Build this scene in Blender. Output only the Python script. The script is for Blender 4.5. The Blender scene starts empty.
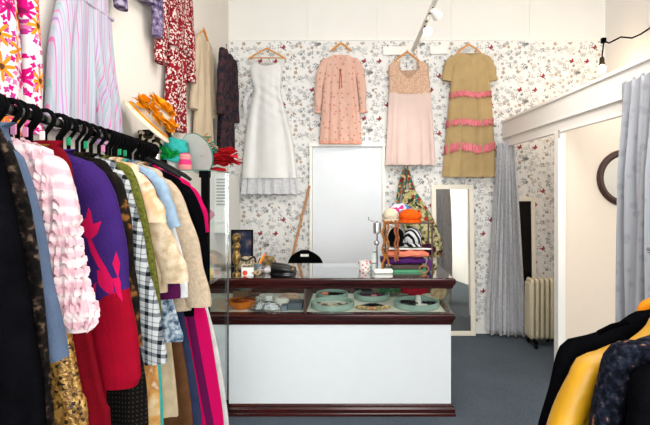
import bpy, bmesh, math, random
from mathutils import Vector, Matrix, noise
random.seed(7)
PI = math.pi
sc = bpy.context.scene
COL = sc.collection
# ------------------------------------------------------------------ camera
F, CX, CY, H = 480.0, 352.0, 188.0, 1.566
def P(x, y, Y): return Vector(((x-CX)*Y/F, Y, H-(y-CY)*Y/F))
def PX(x, Y): return (x-CX)*Y/F
def PZ(y, Y): return H-(y-CY)*Y/F
cd = bpy.data.cameras.new('camera'); cam = bpy.data.objects.new('camera', cd); COL.objects.link(cam)
cam.location = (0, 0, H); cam.rotation_euler = (PI/2, 0, 0)
cd.sensor_width = 36; cd.lens = F/650*36
cd.shift_x = -(CX-325)/650; cd.shift_y = -(212.5-CY)/650
cd.clip_start = .02
sc.camera = cam
sc.view_settings.view_transform = 'Standard'; sc.view_settings.look = 'None'
sc.view_settings.gamma = 1; sc.view_settings.use_curve_mapping = False
sc.view_settings.exposure = 0.15

# ------------------------------------------------------------------ materials
def lin(c):
    c = c/255
    return c/12.92 if c <= .04045 else ((c+.055)/1.055)**2.4
def C(r, g, b): return (lin(r), lin(g), lin(b), 1)
def nd(nt, t, ins=None, **props):
    n = nt.nodes.new(t)
    for k, v in props.items(): setattr(n, k, v)
    for k, v in (ins or {}).items():
        if isinstance(v, bpy.types.NodeSocket): nt.links.new(v, n.inputs[k])
        else: n.inputs[k].default_value = v
    return n
def mth(nt, op, a, b=None, c=None):
    ins = {0: a}
    if b is not None: ins[1] = b
    if c is not None: ins[2] = c
    return nd(nt, 'ShaderNodeMath', ins, operation=op).outputs[0]
def ramp(nt, fac, stops, interp='LINEAR'):
    r = nd(nt, 'ShaderNodeValToRGB', {0: fac}); cr = r.color_ramp; cr.interpolation = interp
    while len(cr.elements) < len(stops): cr.elements.new(.5)
    for e, (p, c) in zip(cr.elements, stops): e.position = p; e.color = c
    return r.outputs[0]
def mix(nt, fac, a, b):
    return nd(nt, 'ShaderNodeMix', {0: fac, 6: a, 7: b}, data_type='RGBA').outputs[2]
def objco(nt): return nd(nt, 'ShaderNodeTexCoord').outputs['Object']
def sep(nt, v):
    s = nd(nt, 'ShaderNodeSeparateXYZ', {0: v}); return s.outputs[0], s.outputs[1], s.outputs[2]
def plane(nt, co, axes):                       # picks two axes as a 2D vector
    s = sep(nt, co); return nd(nt, 'ShaderNodeCombineXYZ', {0: s[axes[0]], 1: s[axes[1]], 2: 0.0}).outputs[0]
def tnoise(nt, co, scale, detail=3): return nd(nt, 'ShaderNodeTexNoise', {'Vector': co, 'Scale': scale, 'Detail': detail}).outputs[0]
def base_mat(name, rough=.6, metal=0, bump=0, bscale=200, sheen=0, spec=.5):
    m = bpy.data.materials.new(name); m.use_nodes = True; nt = m.node_tree
    b = nt.nodes['Principled BSDF']
    b.inputs['Roughness'].default_value = rough; b.inputs['Metallic'].default_value = metal
    b.inputs['Specular IOR Level'].default_value = spec
    if sheen: b.inputs['Sheen Weight'].default_value = sheen
    if bump:
        h = tnoise(nt, objco(nt), bscale, 2)
        bp = nd(nt, 'ShaderNodeBump', {'Height': h, 'Strength': bump, 'Distance': .004})
        nt.links.new(bp.outputs[0], b.inputs['Normal'])
    return m, nt, b
def mat(name, col, rough=.6, metal=0, var=.1, vscale=12, bump=0, bscale=200, sheen=0, spec=.5, emit=0, trans=0):
    m, nt, b = base_mat(name, rough, metal, bump, bscale, sheen, spec)
    n = tnoise(nt, objco(nt), vscale)
    lo = tuple(min(1, x*(1-var)) for x in col[:3])+(1,); hi = tuple(min(1, x*(1+var)) for x in col[:3])+(1,)
    nt.links.new(ramp(nt, n, [(.3, lo), (.7, hi)]), b.inputs['Base Color'])
    if emit: b.inputs['Emission Color'].default_value = col; b.inputs['Emission Strength'].default_value = emit
    if trans: b.inputs['Transmission Weight'].default_value = trans
    return m
KD = .84                                        # cloth swallows a little more light than its photographed tone
def fab(name, col, rough=.9, var=.15, vscale=18, bump=.35, bscale=160, sheen=0, spec=.06, metal=0):
    return mat(name, tuple(x*KD for x in col[:3])+(1,), rough, metal, var, vscale, bump, bscale, sheen, spec)
def pat(name, fn, rough=.9, bump=.3, bscale=160, sheen=0, spec=.06, metal=0):
    m, nt, b = base_mat(name, rough, metal, bump, bscale, sheen, spec)
    nt.links.new(mix(nt, 1.0-KD if sheen == 0 and rough > .7 else 0.0, fn(nt, objco(nt)), (0, 0, 0, 1)), b.inputs['Base Color']); return m
def p_noise(scale, stops, detail=4, interp='LINEAR'):
    return lambda nt, co: ramp(nt, tnoise(nt, co, scale, detail), stops, interp)
def p_stripes(axis, freq, stops, wob=0):
    def fn(nt, co):
        s = sep(nt, co)[axis]
        if wob: s = mth(nt, 'ADD', s, mth(nt, 'MULTIPLY', tnoise(nt, co, 3, 1), wob))
        return ramp(nt, mth(nt, 'FRACT', mth(nt, 'ADD', mth(nt, 'MULTIPLY', s, freq), 50)), stops, 'CONSTANT')
    return fn
def flowers(nt, co, axes, scale, R, n, bg, stops, pet=.4, rnd=.9, thr=0.0, off=0.0):
    v = nd(nt, 'ShaderNodeVectorMath', {0: plane(nt, co, axes), 1: (off, off*1.7, 0)}, operation='ADD').outputs[0]
    vo = nd(nt, 'ShaderNodeTexVoronoi', {'Vector': v, 'Scale': scale, 'Randomness': rnd}, voronoi_dimensions='2D')
    d = nd(nt, 'ShaderNodeVectorMath', {0: v, 1: vo.outputs['Position']}, operation='SUBTRACT').outputs[0]
    s = sep(nt, d); r = nd(nt, 'ShaderNodeVectorMath', {0: d}, operation='LENGTH').outputs['Value']
    cr = nd(nt, 'ShaderNodeSeparateColor', {0: vo.outputs['Color']})
    th = mth(nt, 'ARCTAN2', s[1], s[0])
    w = mth(nt, 'COSINE', mth(nt, 'ADD', mth(nt, 'MULTIPLY', th, float(n)), mth(nt, 'MULTIPLY', cr.outputs[1], 6.28)))
    lim = mth(nt, 'MULTIPLY', mth(nt, 'ADD', mth(nt, 'MULTIPLY', w, pet), 1-pet), R)
    on = mth(nt, 'MULTIPLY', mth(nt, 'LESS_THAN', r, lim), mth(nt, 'GREATER_THAN', cr.outputs[2], thr))
    return mix(nt, on, bg, ramp(nt, cr.outputs[0], stops, 'CONSTANT'))

white_wall = mat('white_paint', C(236, 232, 228), .8, var=.015, vscale=3)
left_paint = mat('left_wall_paint', C(228, 221, 213), .8, var=.015, vscale=3)
paper = mat('wallpaper_ground', C(232, 230, 228), .75, var=.02, vscale=4)
trim_white = mat('white_gloss_trim', C(238, 235, 230), .45, var=.015)
door_white = mat('door_white', C(226, 230, 236), .5, var=.01)
counter_white = mat('counter_white', C(228, 231, 236), .4, var=.01)
ceil_white = mat('ceiling_white', C(242, 242, 240), .9, var=.01)
def carpet():
    m, nt, b = base_mat('blue_grey_carpet', .95, 0, .6, 120, 0, .1)
    co = objco(nt)
    a = ramp(nt, tnoise(nt, co, 140, 2), [(.35, C(52, 60, 70)), (.65, C(98, 108, 118))])
    d = ramp(nt, tnoise(nt, co, 3, 3), [(.3, C(70, 78, 87)), (.7, C(84, 93, 102))])
    nt.links.new(mix(nt, .5, a, d), b.inputs['Base Color']); return m
carpet_m = carpet()
def wood(name, dark, light, rough, axis=0, scale=3):
    def fn(nt, co):
        s = list(sep(nt, co)); st = [60.0, 60.0, 60.0]; st[axis] = 3.0
        v = nd(nt, 'ShaderNodeCombineXYZ', {i: mth(nt, 'MULTIPLY', s[i], st[i]) for i in range(3)}).outputs[0]
        return ramp(nt, tnoise(nt, v, 1, 4), [(.3, dark), (.7, light)])
    return pat(name, fn, rough, 0, spec=.5, sheen=0)
mahog = wood('mahogany', C(28, 7, 8), C(68, 20, 17), .2)
mahog_v = wood('mahogany_panel', C(60, 24, 20), C(92, 44, 34), .4, 2)
hang_wood = wood('hanger_wood', C(190, 118, 48), C(226, 158, 78), .4)
pole_wood = wood('pole_wood', C(160, 104, 60), C(196, 140, 90), .5, 2)
black_plastic = mat('black_plastic', C(12, 12, 13), .6, var=.1, spec=.2)
black_metal = mat('black_metal', C(6, 6, 7), .8, var=.1, spec=.05)
chrome = mat('chrome', C(200, 200, 202), .15, 1, .03)
steel = mat('dark_steel', C(112, 112, 114), .25, 1, .05)
brass = mat('brass', C(190, 150, 70), .3, 1, .1)
bronze = mat('dark_bronze', C(70, 58, 44), .4, .8, .15)
cream_metal = mat('cream_enamel', C(206, 196, 168), .4, var=.02)
cream_frame = mat('cream_frame_paint', C(234, 226, 210), .5, var=.02)
mirror_m = mat('mirror_silver', C(225, 222, 214), .02, 1, 0)
mirror_dark_reflection = mat('mirror_dark_reflection', C(24, 24, 26), .08, .6, 0)  # dark tint painted in for the dark clothes this mirror reflects
bulb_m = mat('bulb_glow', (1, .93, .82, 1), .5, emit=14, var=0)
bulb_w = mat('bulb_glow_warm', (1, .82, .55, 1), .5, emit=9, var=0)
def glass_mat(name, tint, refl=1.0):
    m = bpy.data.materials.new(name); m.use_nodes = True; nt = m.node_tree
    for n in list(nt.nodes):
        if n.type != 'OUTPUT_MATERIAL': nt.nodes.remove(n)
    out = [n for n in nt.nodes if n.type == 'OUTPUT_MATERIAL'][0]
    tr = nd(nt, 'ShaderNodeBsdfTransparent', {0: tint}); gl = nd(nt, 'ShaderNodeBsdfGlossy', {0: (1, 1, 1, 1), 'Roughness': .02})
    fr = nd(nt, 'ShaderNodeFresnel', {'IOR': 1.45})
    mx = nd(nt, 'ShaderNodeMixShader', {0: mth(nt, 'MULTIPLY', fr.outputs[0], refl), 1: tr.outputs[0], 2: gl.outputs[0]})
    nt.links.new(mx.outputs[0], out.inputs[0]); return m
glass = glass_mat('clear_glass', (.95, .975, .965, 1), .3)
glass_top_m = glass_mat('counter_glass', (.86, .92, .9, 1), 1.7)
glass_edge = mat('glass_edge_green', C(90, 130, 118), .2, var=.05)

# ------------------------------------------------------------------ mesh builder
class MB:
    def __init__(s): s.v = []; s.f = []; s.m = []
    def add(s, vs, fs, m=0):
        o = len(s.v); s.v += [Vector(p) for p in vs]
        for f in fs: s.f.append([i+o for i in f]); s.m.append(m)
        return s
    def box(s, x0, x1, y0, y1, z0, z1, m=0, M=None):
        vs = [Vector((x, y, z)) for z in (z0, z1) for y in (y0, y1) for x in (x0, x1)]
        if M: vs = [M @ p for p in vs]
        return s.add(vs, [(0, 2, 3, 1), (4, 5, 7, 6), (0, 1, 5, 4), (2, 6, 7, 3), (0, 4, 6, 2), (1, 3, 7, 5)], m)
    def loft(s, rings, m=0, caps=True, capm=None, closed=False):
        n = len(rings[0]); vs = [p for r in rings for p in r]; fs = []
        R = len(rings)
        for i in range(R if closed else R-1):
            for j in range(n):
                a = i*n+j; b = i*n+(j+1) % n; i2 = (i+1) % R
                fs.append((a, b, i2*n+(j+1) % n, i2*n+j))
        s.add(vs, fs, m)
        if caps and not closed:
            o = len(s.v)-len(vs)
            s.f.append([o+j for j in range(n)][::-1]); s.m.append(m if capm is None else capm)
            s.f.append([o+(R-1)*n+j for j in range(n)]); s.m.append(m if capm is None else capm)
        return s
    def tube(s, pts, r, n=8, m=0, closed=False, flat=1.0):
        pts = [Vector(p) for p in pts]; k = len(pts); rings = []
        prev = None
        for i, p in enumerate(pts):
            if closed: d = pts[(i+1) % k]-pts[i-1]
            else: d = pts[min(i+1, k-1)]-pts[max(i-1, 0)]
            d.normalize()
            if prev is None: u = d.orthogonal().normalized()
            else:
                u = prev-d*prev.dot(d); u = u.normalized() if u.length > 1e-6 else d.orthogonal().normalized()
            prev = u; w = d.cross(u); rr = r[i] if isinstance(r, (list, tuple)) else r
            rings.append([p+(u*math.cos(2*PI*j/n)+w*flat*math.sin(2*PI*j/n))*rr for j in range(n)])
        return s.loft(rings, m, True, None, closed)
    def lathe(s, prof, M=None, n=32, m=0, sx=1, sy=1, closed=False):
        M = M or Matrix(); rings = []
        for r, z in prof:
            rings.append([M @ Vector((max(r, 1e-4)*math.cos(2*PI*j/n)*sx, max(r, 1e-4)*math.sin(2*PI*j/n)*sy, z)) for j in range(n)])
        return s.loft(rings, m, not closed, None, closed)
    def ball(s, c, rx, ry=None, rz=None, n=16, m=0, bumpy=0, M=None):
        ry = ry or rx; rz = rz or rx; c = Vector(c); rings = []
        for i in range(n//2+1):
            a = -PI/2+PI*i/(n//2); ring = []
            for j in range(n):
                d = Vector((math.cos(a)*math.cos(2*PI*j/n), math.cos(a)*math.sin(2*PI*j/n), math.sin(a)))
                k = 1+bumpy*noise.noise(d*2.2+c*9) if bumpy else 1
                q = Vector((d.x*rx*k, d.y*ry*k, d.z*rz*k))
                ring.append(c+(M @ q if M else q))
            rings.append(ring)
        return s.loft(rings, m)
    def prism(s, poly, y0, y1, m=0):           # outline in X,Z, thick along Y
        n = len(poly)
        vs = [(x, y0, z) for x, z in poly]+[(x, y1, z) for x, z in poly]
        fs = [tuple(range(n)), tuple(range(2*n-1, n-1, -1))]+[(i, i+n, (i+1) % n+n, (i+1) % n) for i in range(n)]
        return s.add(vs, fs, m)
    def build(s, name, mats, parent=None, smooth=True, bevel=0, angle=40, origin=None):
        if not isinstance(mats, (list, tuple)): mats = [mats]
        me = bpy.data.meshes.new(name)
        xs = [p.x for p in s.v]; ys = [p.y for p in s.v]; zs = [p.z for p in s.v]
        if parent is not None: o0 = wloc(parent)
        elif origin is not None: o0 = Vector(origin)
        else: o0 = Vector(((min(xs)+max(xs))/2, (min(ys)+max(ys))/2, min(zs)))
        me.from_pydata([p-o0 for p in s.v], [], s.f)
        for m in mats: me.materials.append(m)
        for p, k in zip(me.polygons, s.m): p.material_index = k; p.use_smooth = smooth
        bm = bmesh.new(); bm.from_mesh(me); bmesh.ops.recalc_face_normals(bm, faces=bm.faces); bm.to_mesh(me); bm.free()
        if smooth: me.set_sharp_from_angle(angle=math.radians(angle))
        ob = bpy.data.objects.new(name, me); COL.objects.link(ob)
        if parent is not None: ob.parent = parent
        else: ob.location = o0
        if bevel:
            b = ob.modifiers.new('bevel', 'BEVEL'); b.width = bevel; b.segments = 2; b.limit_method = 'ANGLE'
        return ob
WL = {}
def wloc(o):
    p = Vector(o.location); q = o.parent
    while q: p += Vector(q.location); q = q.parent
    return p
def thing(name, loc, label, cat, group=None):
    o = bpy.data.objects.new(name, None); COL.objects.link(o); o.location = loc; o.empty_display_size = .05
    return tag(o, label, cat, group)
def tag(o, label, cat, group=None, kind=None):
    o['label'] = label; o['category'] = cat
    if group: o['group'] = group
    if kind: o['kind'] = kind
    return o
def struct(o): o['kind'] = 'structure'; return o
def lab(o, l): o['label'] = l; return o

# ------------------------------------------------------------------ setting
XL, XR, YB, YF, ZC, ZW = -1.33, 2.73, 5.18, -1.9, 3.9, 3.164
struct(MB().box(XL-.2, XR+.2, YF-.2, YB+.2, -.12, 0).build('floor', carpet_m, smooth=False))
struct(MB().box(XL-.2, XR+.2, YF-.2, YB+.2, ZC, ZC+.1).build('ceiling', ceil_white, smooth=False))
struct(MB().box(XL-.12, XL, YF, YB, 0, ZC).build('wall_left', left_paint, smooth=False))
struct(MB().box(XR, XR+.12, YF, YB, 0, ZC).build('wall_right', white_wall, smooth=False))
# back wall: papered to ZW, painted boarding above
greys = [mat('print_grey_%s' % n, c, .75, var=.03) for n, c in (('pale', C(205, 204, 203)), ('mid', C(184, 183, 184)), ('deep', C(146, 146, 149)), ('red', C(160, 44, 56)), ('brown', C(190, 168, 152)), ('dark', C(96, 94, 98)))]
def motif_tile(rng, W, Ht):
    out = []                                   # polygons (list of (x,z), material)
    def leaf(x, z, a, l, w, m):
        pts = []
        for t, k in ((0, 0), (.3, 1), (.65, .85), (1, 0), (.65, -.85), (.3, -1)):
            u, v = t*l, k*w/2
            pts.append((x+u*math.cos(a)-v*math.sin(a), z+u*math.sin(a)+v*math.cos(a)))
        out.append((pts, m))
    def spray(x, z, a, l, m):
        n = rng.randint(4, 6)
        leaf(x, z, a, l, .004, m)
        for i in range(n):
            t = (i+.6)/n
            px, pz = x+math.cos(a)*l*t, z+math.sin(a)*l*t
            s = 1 if i % 2 else -1
            leaf(px, pz, a+s*rng.uniform(.6, 1.1), rng.uniform(.022, .04), rng.uniform(.008, .016), m)
    def flower(x, z, r, m, mc):
        a0 = rng.uniform(0, 6)
        for k in range(5): leaf(x, z, a0+k*1.257, r, r*.62, m)
        leaf(x-.004, z, 0, .008, .008, mc)
    def butterfly(x, z, s, a, m, m2):
        for sg in (-1, 1):
            leaf(x, z, a+sg*.75, s, s*.62, m); leaf(x, z, a+sg*1.9, s*.7, s*.5, m)
        leaf(x-math.cos(a)*s*.5, z-math.sin(a)*s*.5, a, s, s*.12, m2)
    pos = []
    def place(mind):
        for _ in range(200):
            p = (rng.uniform(.02, W-.02), rng.uniform(.02, Ht-.02))
            if all((p[0]-q[0])**2+(p[1]-q[1])**2 > mind**2 for q in pos): pos.append(p); return p
        return None
    for i in range(4):
        p = place(.15)
        if p: butterfly(p[0], p[1], .036, rng.uniform(.6, 2.5), 3 if i < 3 else 4, 5)
    for i in range(130):
        p = place(.041)
        if not p: break
        k = rng.random()
        if k < .5: spray(p[0], p[1], rng.uniform(0, 6.28), rng.uniform(.05, .09), rng.choice([0, 0, 1, 1, 1, 2]))
        elif k < .8: flower(p[0], p[1], rng.uniform(.016, .03), rng.choice([0, 0, 1, 1, 4]), 2)
        elif k < .9: butterfly(p[0], p[1], .026, rng.uniform(0, 3), rng.choice([1, 2, 4]), 5)
        else: leaf(p[0], p[1], rng.uniform(0, 6), .04, .016, rng.choice([1, 2, 2, 4, 5]))
    return out
wb = MB().box(XL, XR, YB, YB+.12, 0, ZW, 0).box(XL, XR, YB+.004, YB+.12, ZW, ZC, 1)
TW, TH = .56, .62
tile = motif_tile(random.Random(5), TW, TH)
for i in range(int((XR-XL)/TW)+1):
    for j in range(int(ZW/TH)+2):
        for poly, m in tile:
            q = [(XL+i*TW+x, j*TH+z-(.31 if i % 2 else 0)) for x, z in poly]
            if all(XL < x < XR and 0 < z < ZW-.01 for x, z in q):
                wb.add([(x, YB-.0006-.0001*m, z) for x, z in q], [tuple(range(len(q)))], 2+m)
o = wb.build('wall_back', [paper, white_wall]+greys, smooth=False); struct(o)
# thin battens between the painted boards and over the paper edge
for k, x in enumerate((308, 378, 452, 530)):
    X = PX(x, YB); struct(MB().box(X-.006, X+.006, YB-.004, YB+.01, ZW+.012, ZC).build('trim_%d' % (10+k), white_wall, smooth=False))
struct(MB().box(XL, XR, YB-.008, YB+.01, ZW-.006, ZW+.012).build('trim_1', trim_white, smooth=False))
struct(MB().box(XL, XL+.012, YB-.012, YB, ZW, ZC).build('trim_2', trim_white, smooth=False))
# front wall behind the camera with the shop window
fw = MB().box(XL, -1.05, YF-.12, YF, 0, ZC).box(2.5, XR, YF-.12, YF, 0, ZC).box(-1.05, 2.5, YF-.12, YF, 0, .35).box(-1.05, 2.5, YF-.12, YF, 3.2, ZC)
struct(fw.build('wall_front', white_wall, smooth=False))
wn = MB()
for x in (-1.05, .1, 1.3, 2.44): wn.box(x, x+.06, YF-.09, YF-.02, .35, 3.2)
for z in (.35, 2.5, 3.14): wn.box(-1.05, 2.5, YF-.09, YF-.02, z, z+.06)
w1 = struct(wn.build('window_1', trim_white, smooth=False))
MB().box(-1.04, 2.49, YF-.06, YF-.055, .36, 3.19).build('pane', glass, w1, smooth=False)
# door
d1 = bpy.data.objects.new('door_1', None); COL.objects.link(d1); d1.location = (PX(347.5, YB), YB-.02, 0); struct(d1)
xa, xb, zt = PX(309.5, 5.15), PX(385, 5.15), PZ(144, 5.15)
MB().box(xa+.035, xb-.035, 5.146, 5.178, .01, zt-.035).build('door_leaf', door_white, d1, smooth=False)
fr = MB().box(xa, xa+.032, 5.13, 5.179, 0, zt).box(xb-.032, xb, 5.13, 5.179, 0, zt).box(xa-.006, xb+.006, 5.12, 5.179, zt-.03, zt+.012)
fr.build('door_frame', trim_white, d1, smooth=False, bevel=.003)
struct(MB().box(XL, xa, YB-.016, YB-.001, 0, .12).build('baseboard_back', trim_white, smooth=False))
struct(MB().box(xb, XR, YB-.016, YB-.001, 0, .12).build('baseboard_right', trim_white, smooth=False))
struct(MB().box(XL, XL+.016, YF, YB, 0, .12).build('baseboard_left', trim_white, smooth=False))

# fitting rooms: fascia, divider, post
XF = 1.62
fa = MB().box(XF, XF+.022, -.4, YB-.002, 2.105, 2.27).box(XF-.016, XF+.04, -.4, YB-.002, 2.262, 2.285).box(XF+.012, XF+.03, -.4, YB-.002, 2.01, 2.105).box(XF-.008, XF+.03, -.4, YB-.002, 2.095, 2.108).box(XF+.004, XF+.034, -.4, YB-.002, 2.002, 2.014)
struct(fa.build('trim_3', trim_white, smooth=False, bevel=.002))
YD = 3.78
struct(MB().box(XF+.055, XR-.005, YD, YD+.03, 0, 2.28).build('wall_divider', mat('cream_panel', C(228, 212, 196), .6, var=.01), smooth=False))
struct(MB().box(XF-.005, XF+.055, YD-.02, YD+.06, 0, 2.0).build('trim_4', trim_white, smooth=False, bevel=.003))
struct(MB().box(XF-.004, XF+.008, YD-.03, YD-.018, 1.955, 2.02).build('trim_5', chrome, smooth=False))

# ------------------------------------------------------------------ fabric sheets
def curtain(name, label, pts, ztop, zbot, matl, pleats, flare=1.0, amp=.03, head=True, squeeze=None):
    """pleated cloth hung along the polyline pts (x,y); pinched towards the head"""
    pts = [Vector((p[0], p[1], 0)) for p in pts]
    L = [0]
    for a, b in zip(pts, pts[1:]): L.append(L[-1]+(b-a).length)
    def at(t):
        d = t*L[-1]
        for i in range(len(pts)-1):
            if d <= L[i+1] or i == len(pts)-2:
                k = (d-L[i])/(L[i+1]-L[i]); v = (pts[i+1]-pts[i]).normalized()
                return pts[i].lerp(pts[i+1], k), Vector((-v.y, v.x, 0))
    NU, NZ = pleats*14, 40; mb = MB(); front = []; back = []
    for i in range(NZ+1):
        z = ztop+(zbot-ztop)*i/NZ; t = i/NZ
        a = amp*(.35+.65*min(1, t*4))*(1+.25*math.sin(t*3)); mid = .5
        wd = 1 if squeeze is None else squeeze(t)
        fr, bk = [], []
        for j in range(NU+1):
            u = j/NU; uu = mid+(u-mid)*wd
            p, n = at(uu)
            w = math.sin(u*pleats*2*PI+.7*math.sin(t*2.5+u*5))+.35*math.sin(u*pleats*4.6*PI+t*2)
            q = p+n*a*w; q.z = z+(.012*math.sin(u*pleats*2*PI) if i in (0, NZ) else 0)
            fr.append(q.copy()); bk.append(q-n*.004)
        front.append(fr); back.append(bk)
    vs = [p for r in front for p in r]+[p for r in back for p in r]; n = NU+1; o = n*(NZ+1); fs = []
    for i in range(NZ):
        for j in range(NU):
            a = i*n+j; fs.append((a, a+1, a+n+1, a+n)); fs.append((o+a, o+a+n, o+a+n+1, o+a+1))
    for i in range(NZ):
        for j in (0, NU):
            a = i*n+j; fs.append((a, a+n, o+a+n, o+a))
    for j in range(NU):
        for i in (0, NZ):
            a = i*n+j; fs.append((a, o+a, o+a+1, a+1))
    mb.add(vs, fs); ob = mb.build(name, matl, angle=80); return tag(ob, label, 'curtain', 'grey fitting room curtains')
damask = pat('grey_damask', lambda nt, co: mix(nt, .35, ramp(nt, nd(nt, 'ShaderNodeTexVoronoi', {'Vector': co, 'Scale': 28.0}).outputs[0], [(.2, C(170, 170, 175)), (.5, C(194, 194, 198))]), ramp(nt, tnoise(nt, co, 40), [(.4, C(176, 176, 182)), (.6, C(192, 192, 197))])), .6, .2, spec=.35)
sat_grey = pat('grey_satin_curtain', lambda nt, co: ramp(nt, nd(nt, 'ShaderNodeTexVoronoi', {'Vector': co, 'Scale': 16.0}).outputs[0], [(.25, C(150, 152, 160)), (.4, C(164, 166, 174))]), .45, .15, spec=.4)
curtain('fitting_room_curtain', 'grey curtain gathered against the papered wall at the far fitting room', [(1.42, 5.07), (1.55, 5.03), (1.68, 5.0), (1.80, 4.98)], 2.04, .035, damask, 5, amp=.026, squeeze=lambda t: .42+.58*min(1, t*1.15)**.9)
curtain('fitting_room_curtain', 'silver grey curtain of the near fitting room, above the jackets on the right', [(1.585, 2.815), (1.575, 2.5), (1.585, 2.1)], 2.18, .04, sat_grey, 8, amp=.04)
rl = thing('curtain_rail', (XF+.06, YD, 2.05), 'white curtain rail running under the fitting room fascia', 'rail')
MB().tube([(XF+.06, 5.16, 2.055), (XF+.06, 3.85, 2.055)], .008).build('rod', trim_white, rl)
MB().tube([(XF+.06, 3.755, 2.055), (XF+.06, .2, 2.055)], .008).build('rod', trim_white, rl)

# ------------------------------------------------------------------ mirrors, radiator, lamps on the right
def frame_rect(x0, x1, z0, z1, y, w, t, M):
    f = MB()
    f.box(x0, x0+w, y, y+t, z0, z1, 0, M).box(x1-w, x1, y, y+t, z0, z1, 0, M).box(x0+w, x1-w, y, y+t, z0, z0+w, 0, M).box(x0+w, x1-w, y, y+t, z1-w, z1, 0, M)
    return f
def lean_mirror(label, x0, x1, h, y0, w, glassm, ang, rz=0):
    cx = (x0+x1)/2; b = Vector((cx, y0, 0))
    t = thing('standing_mirror', b, label, 'mirror')
    M = Matrix.Translation(b) @ Matrix.Rotation(rz, 4, 'Z') @ Matrix.Rotation(-ang, 4, 'X') @ Matrix.Translation(-b)
    frame_rect(x0, x1, .005, h, y0, w, .022, M).build('frame', cream_frame, t, smooth=False, bevel=.004)
    MB().box(x0+w, x1-w, y0+.008, y0+.014, .005+w, h-w, 0, M).build('glass', glassm, t, smooth=False)
    MB().box(x0+.01, x1-.01, y0+.016, y0+.021, .015, h-.01, 0, M).build('backboard', pole_wood, t, smooth=False)
lean_mirror('tall cream framed mirror leaning on the wallpaper right of the counter', PX(434, 4.98), PX(478, 4.98), 1.605, 5.06, .05, mirror_m, .05, .02)
lean_mirror('narrow mirror in cream frame behind the radiator, its dark reflection painted in', PX(503, 5.0), PX(540.5, 5.0), 1.47, 5.09, .045, mirror_dark_reflection, .035, 0)
rm = thing('round_mirror', (PX(625, YD), YD, PZ(178, YD)), 'round mirror in dark carved frame on the fitting room divider', 'mirror')
cxm, czm = PX(625, YD), PZ(178, YD)
Mr = Matrix.Translation((cxm, YD-.001, czm)) @ Matrix.Rotation(PI/2, 4, 'X')
MB().lathe([(.17, .002), (.178, .02), (.19, .026), (.2, .034), (.212, .03), (.222, .018), (.226, .002)], Mr, 64).build('frame', mat('dark_carved_wood', C(62, 34, 28), .45, var=.35, vscale=60, bump=.6, bscale=90), rm)
MB().lathe([(0, .004), (.178, .004), (.178, .01), (0, .0101)], Mr, 48).build('glass', mirror_m, rm)
# oil radiator
rx0, rx1, ry = PX(529, 4.78), PX(556.5, 4.78), 4.78
rd = thing('oil_radiator', ((rx0+rx1)/2, ry, 0), 'cream oil-filled column radiator on castors in the far fitting room', 'heater')
ztp = PZ(278, ry)
nf = 6
for k in range(nf):
    x = rx0+.012+(rx1-rx0-.03)*k/(nf-1); f = MB()
    pts = []
    for (y, z) in ((0, .10), (0, ztp-.03), (.02, ztp), (.13, ztp), (.15, ztp-.03), (.15, .10), (.13, .075), (.02, .075)): pts.append((y, z))
    hw = .017
    ring1 = [Vector((x-hw*.35, ry-.075+y, z)) for y, z in pts]
    ring2 = [Vector((x-hw, ry-.075+.075+(y-.075)*.9, .3+(z-.3)*.985)) for y, z in pts]
    ring3 = [Vector((x+hw, ry-.075+.075+(y-.075)*.9, .3+(z-.3)*.985)) for y, z in pts]
    ring4 = [Vector((x+hw*.35, ry-.075+y, z)) for y, z in pts]
    f.loft([ring2, ring1, ring4, ring3]); f.build('fin', cream_metal, rd, bevel=.003)
for z in (.14, ztp-.08): MB().tube([(rx0, ry, z), (rx1-.01, ry, z)], .018).build('pipe', cream_metal, rd)
MB().box(rx0-.02, rx0-.004, ry-.07, ry+.07, .1, ztp-.04).build('control_box', cream_metal, rd, bevel=.008)
for x in (rx0+.03, rx1-.05):
    MB().box(x-.012, x+.012, ry-.12, ry+.12, .05, .072).build('foot', black_metal, rd, smooth=False)
    for y in (ry-.1, ry+.1):
        MB().tube([(x-.012, y, .026), (x+.012, y, .026)], .026, 14).build('castor', black_plastic, rd)
# pendant lamp on an arm from the right wall
pl = thing('pendant_lamp', (2.4, 4.6, 2.98), 'small black lamp with a bare lit bulb on an arm above the fitting rooms', 'lamp')
MB().tube([P(604, 40, 4.6), P(602.5, 52, 4.6), P(602, 58, 4.6)], .007).build('stem', black_metal, pl)
MB().box(2.39, 2.43, 4.58, 4.62, PZ(43, 4.6), PZ(38, 4.6)).build('bracket', black_metal, pl, bevel=.004)
MB().lathe([(0, .06), (.016, .06), (.022, .05), (.024, 0), (.03, -.004), (.03, -.012), (0, -.012)], Matrix.Translation(P(602, 63.5, 4.6)), 20).build('socket', bronze, pl)
bl = MB().ball(P(602, 69, 4.6), .036, .036, .042, 20).build('bulb', bulb_w, pl)
MB().tube([P(604, 41, 4.6), P(609, 43, 4.6), P(613, 41, 4.58), P(621, 37, 4.55), P(632, 38, 4.5), P(641, 34, 4.45), P(650, 28, 4.40), Vector((2.728, 4.36, PZ(24, 4.36)))], .008, 8).build('cable_arm', black_metal, pl)

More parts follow.
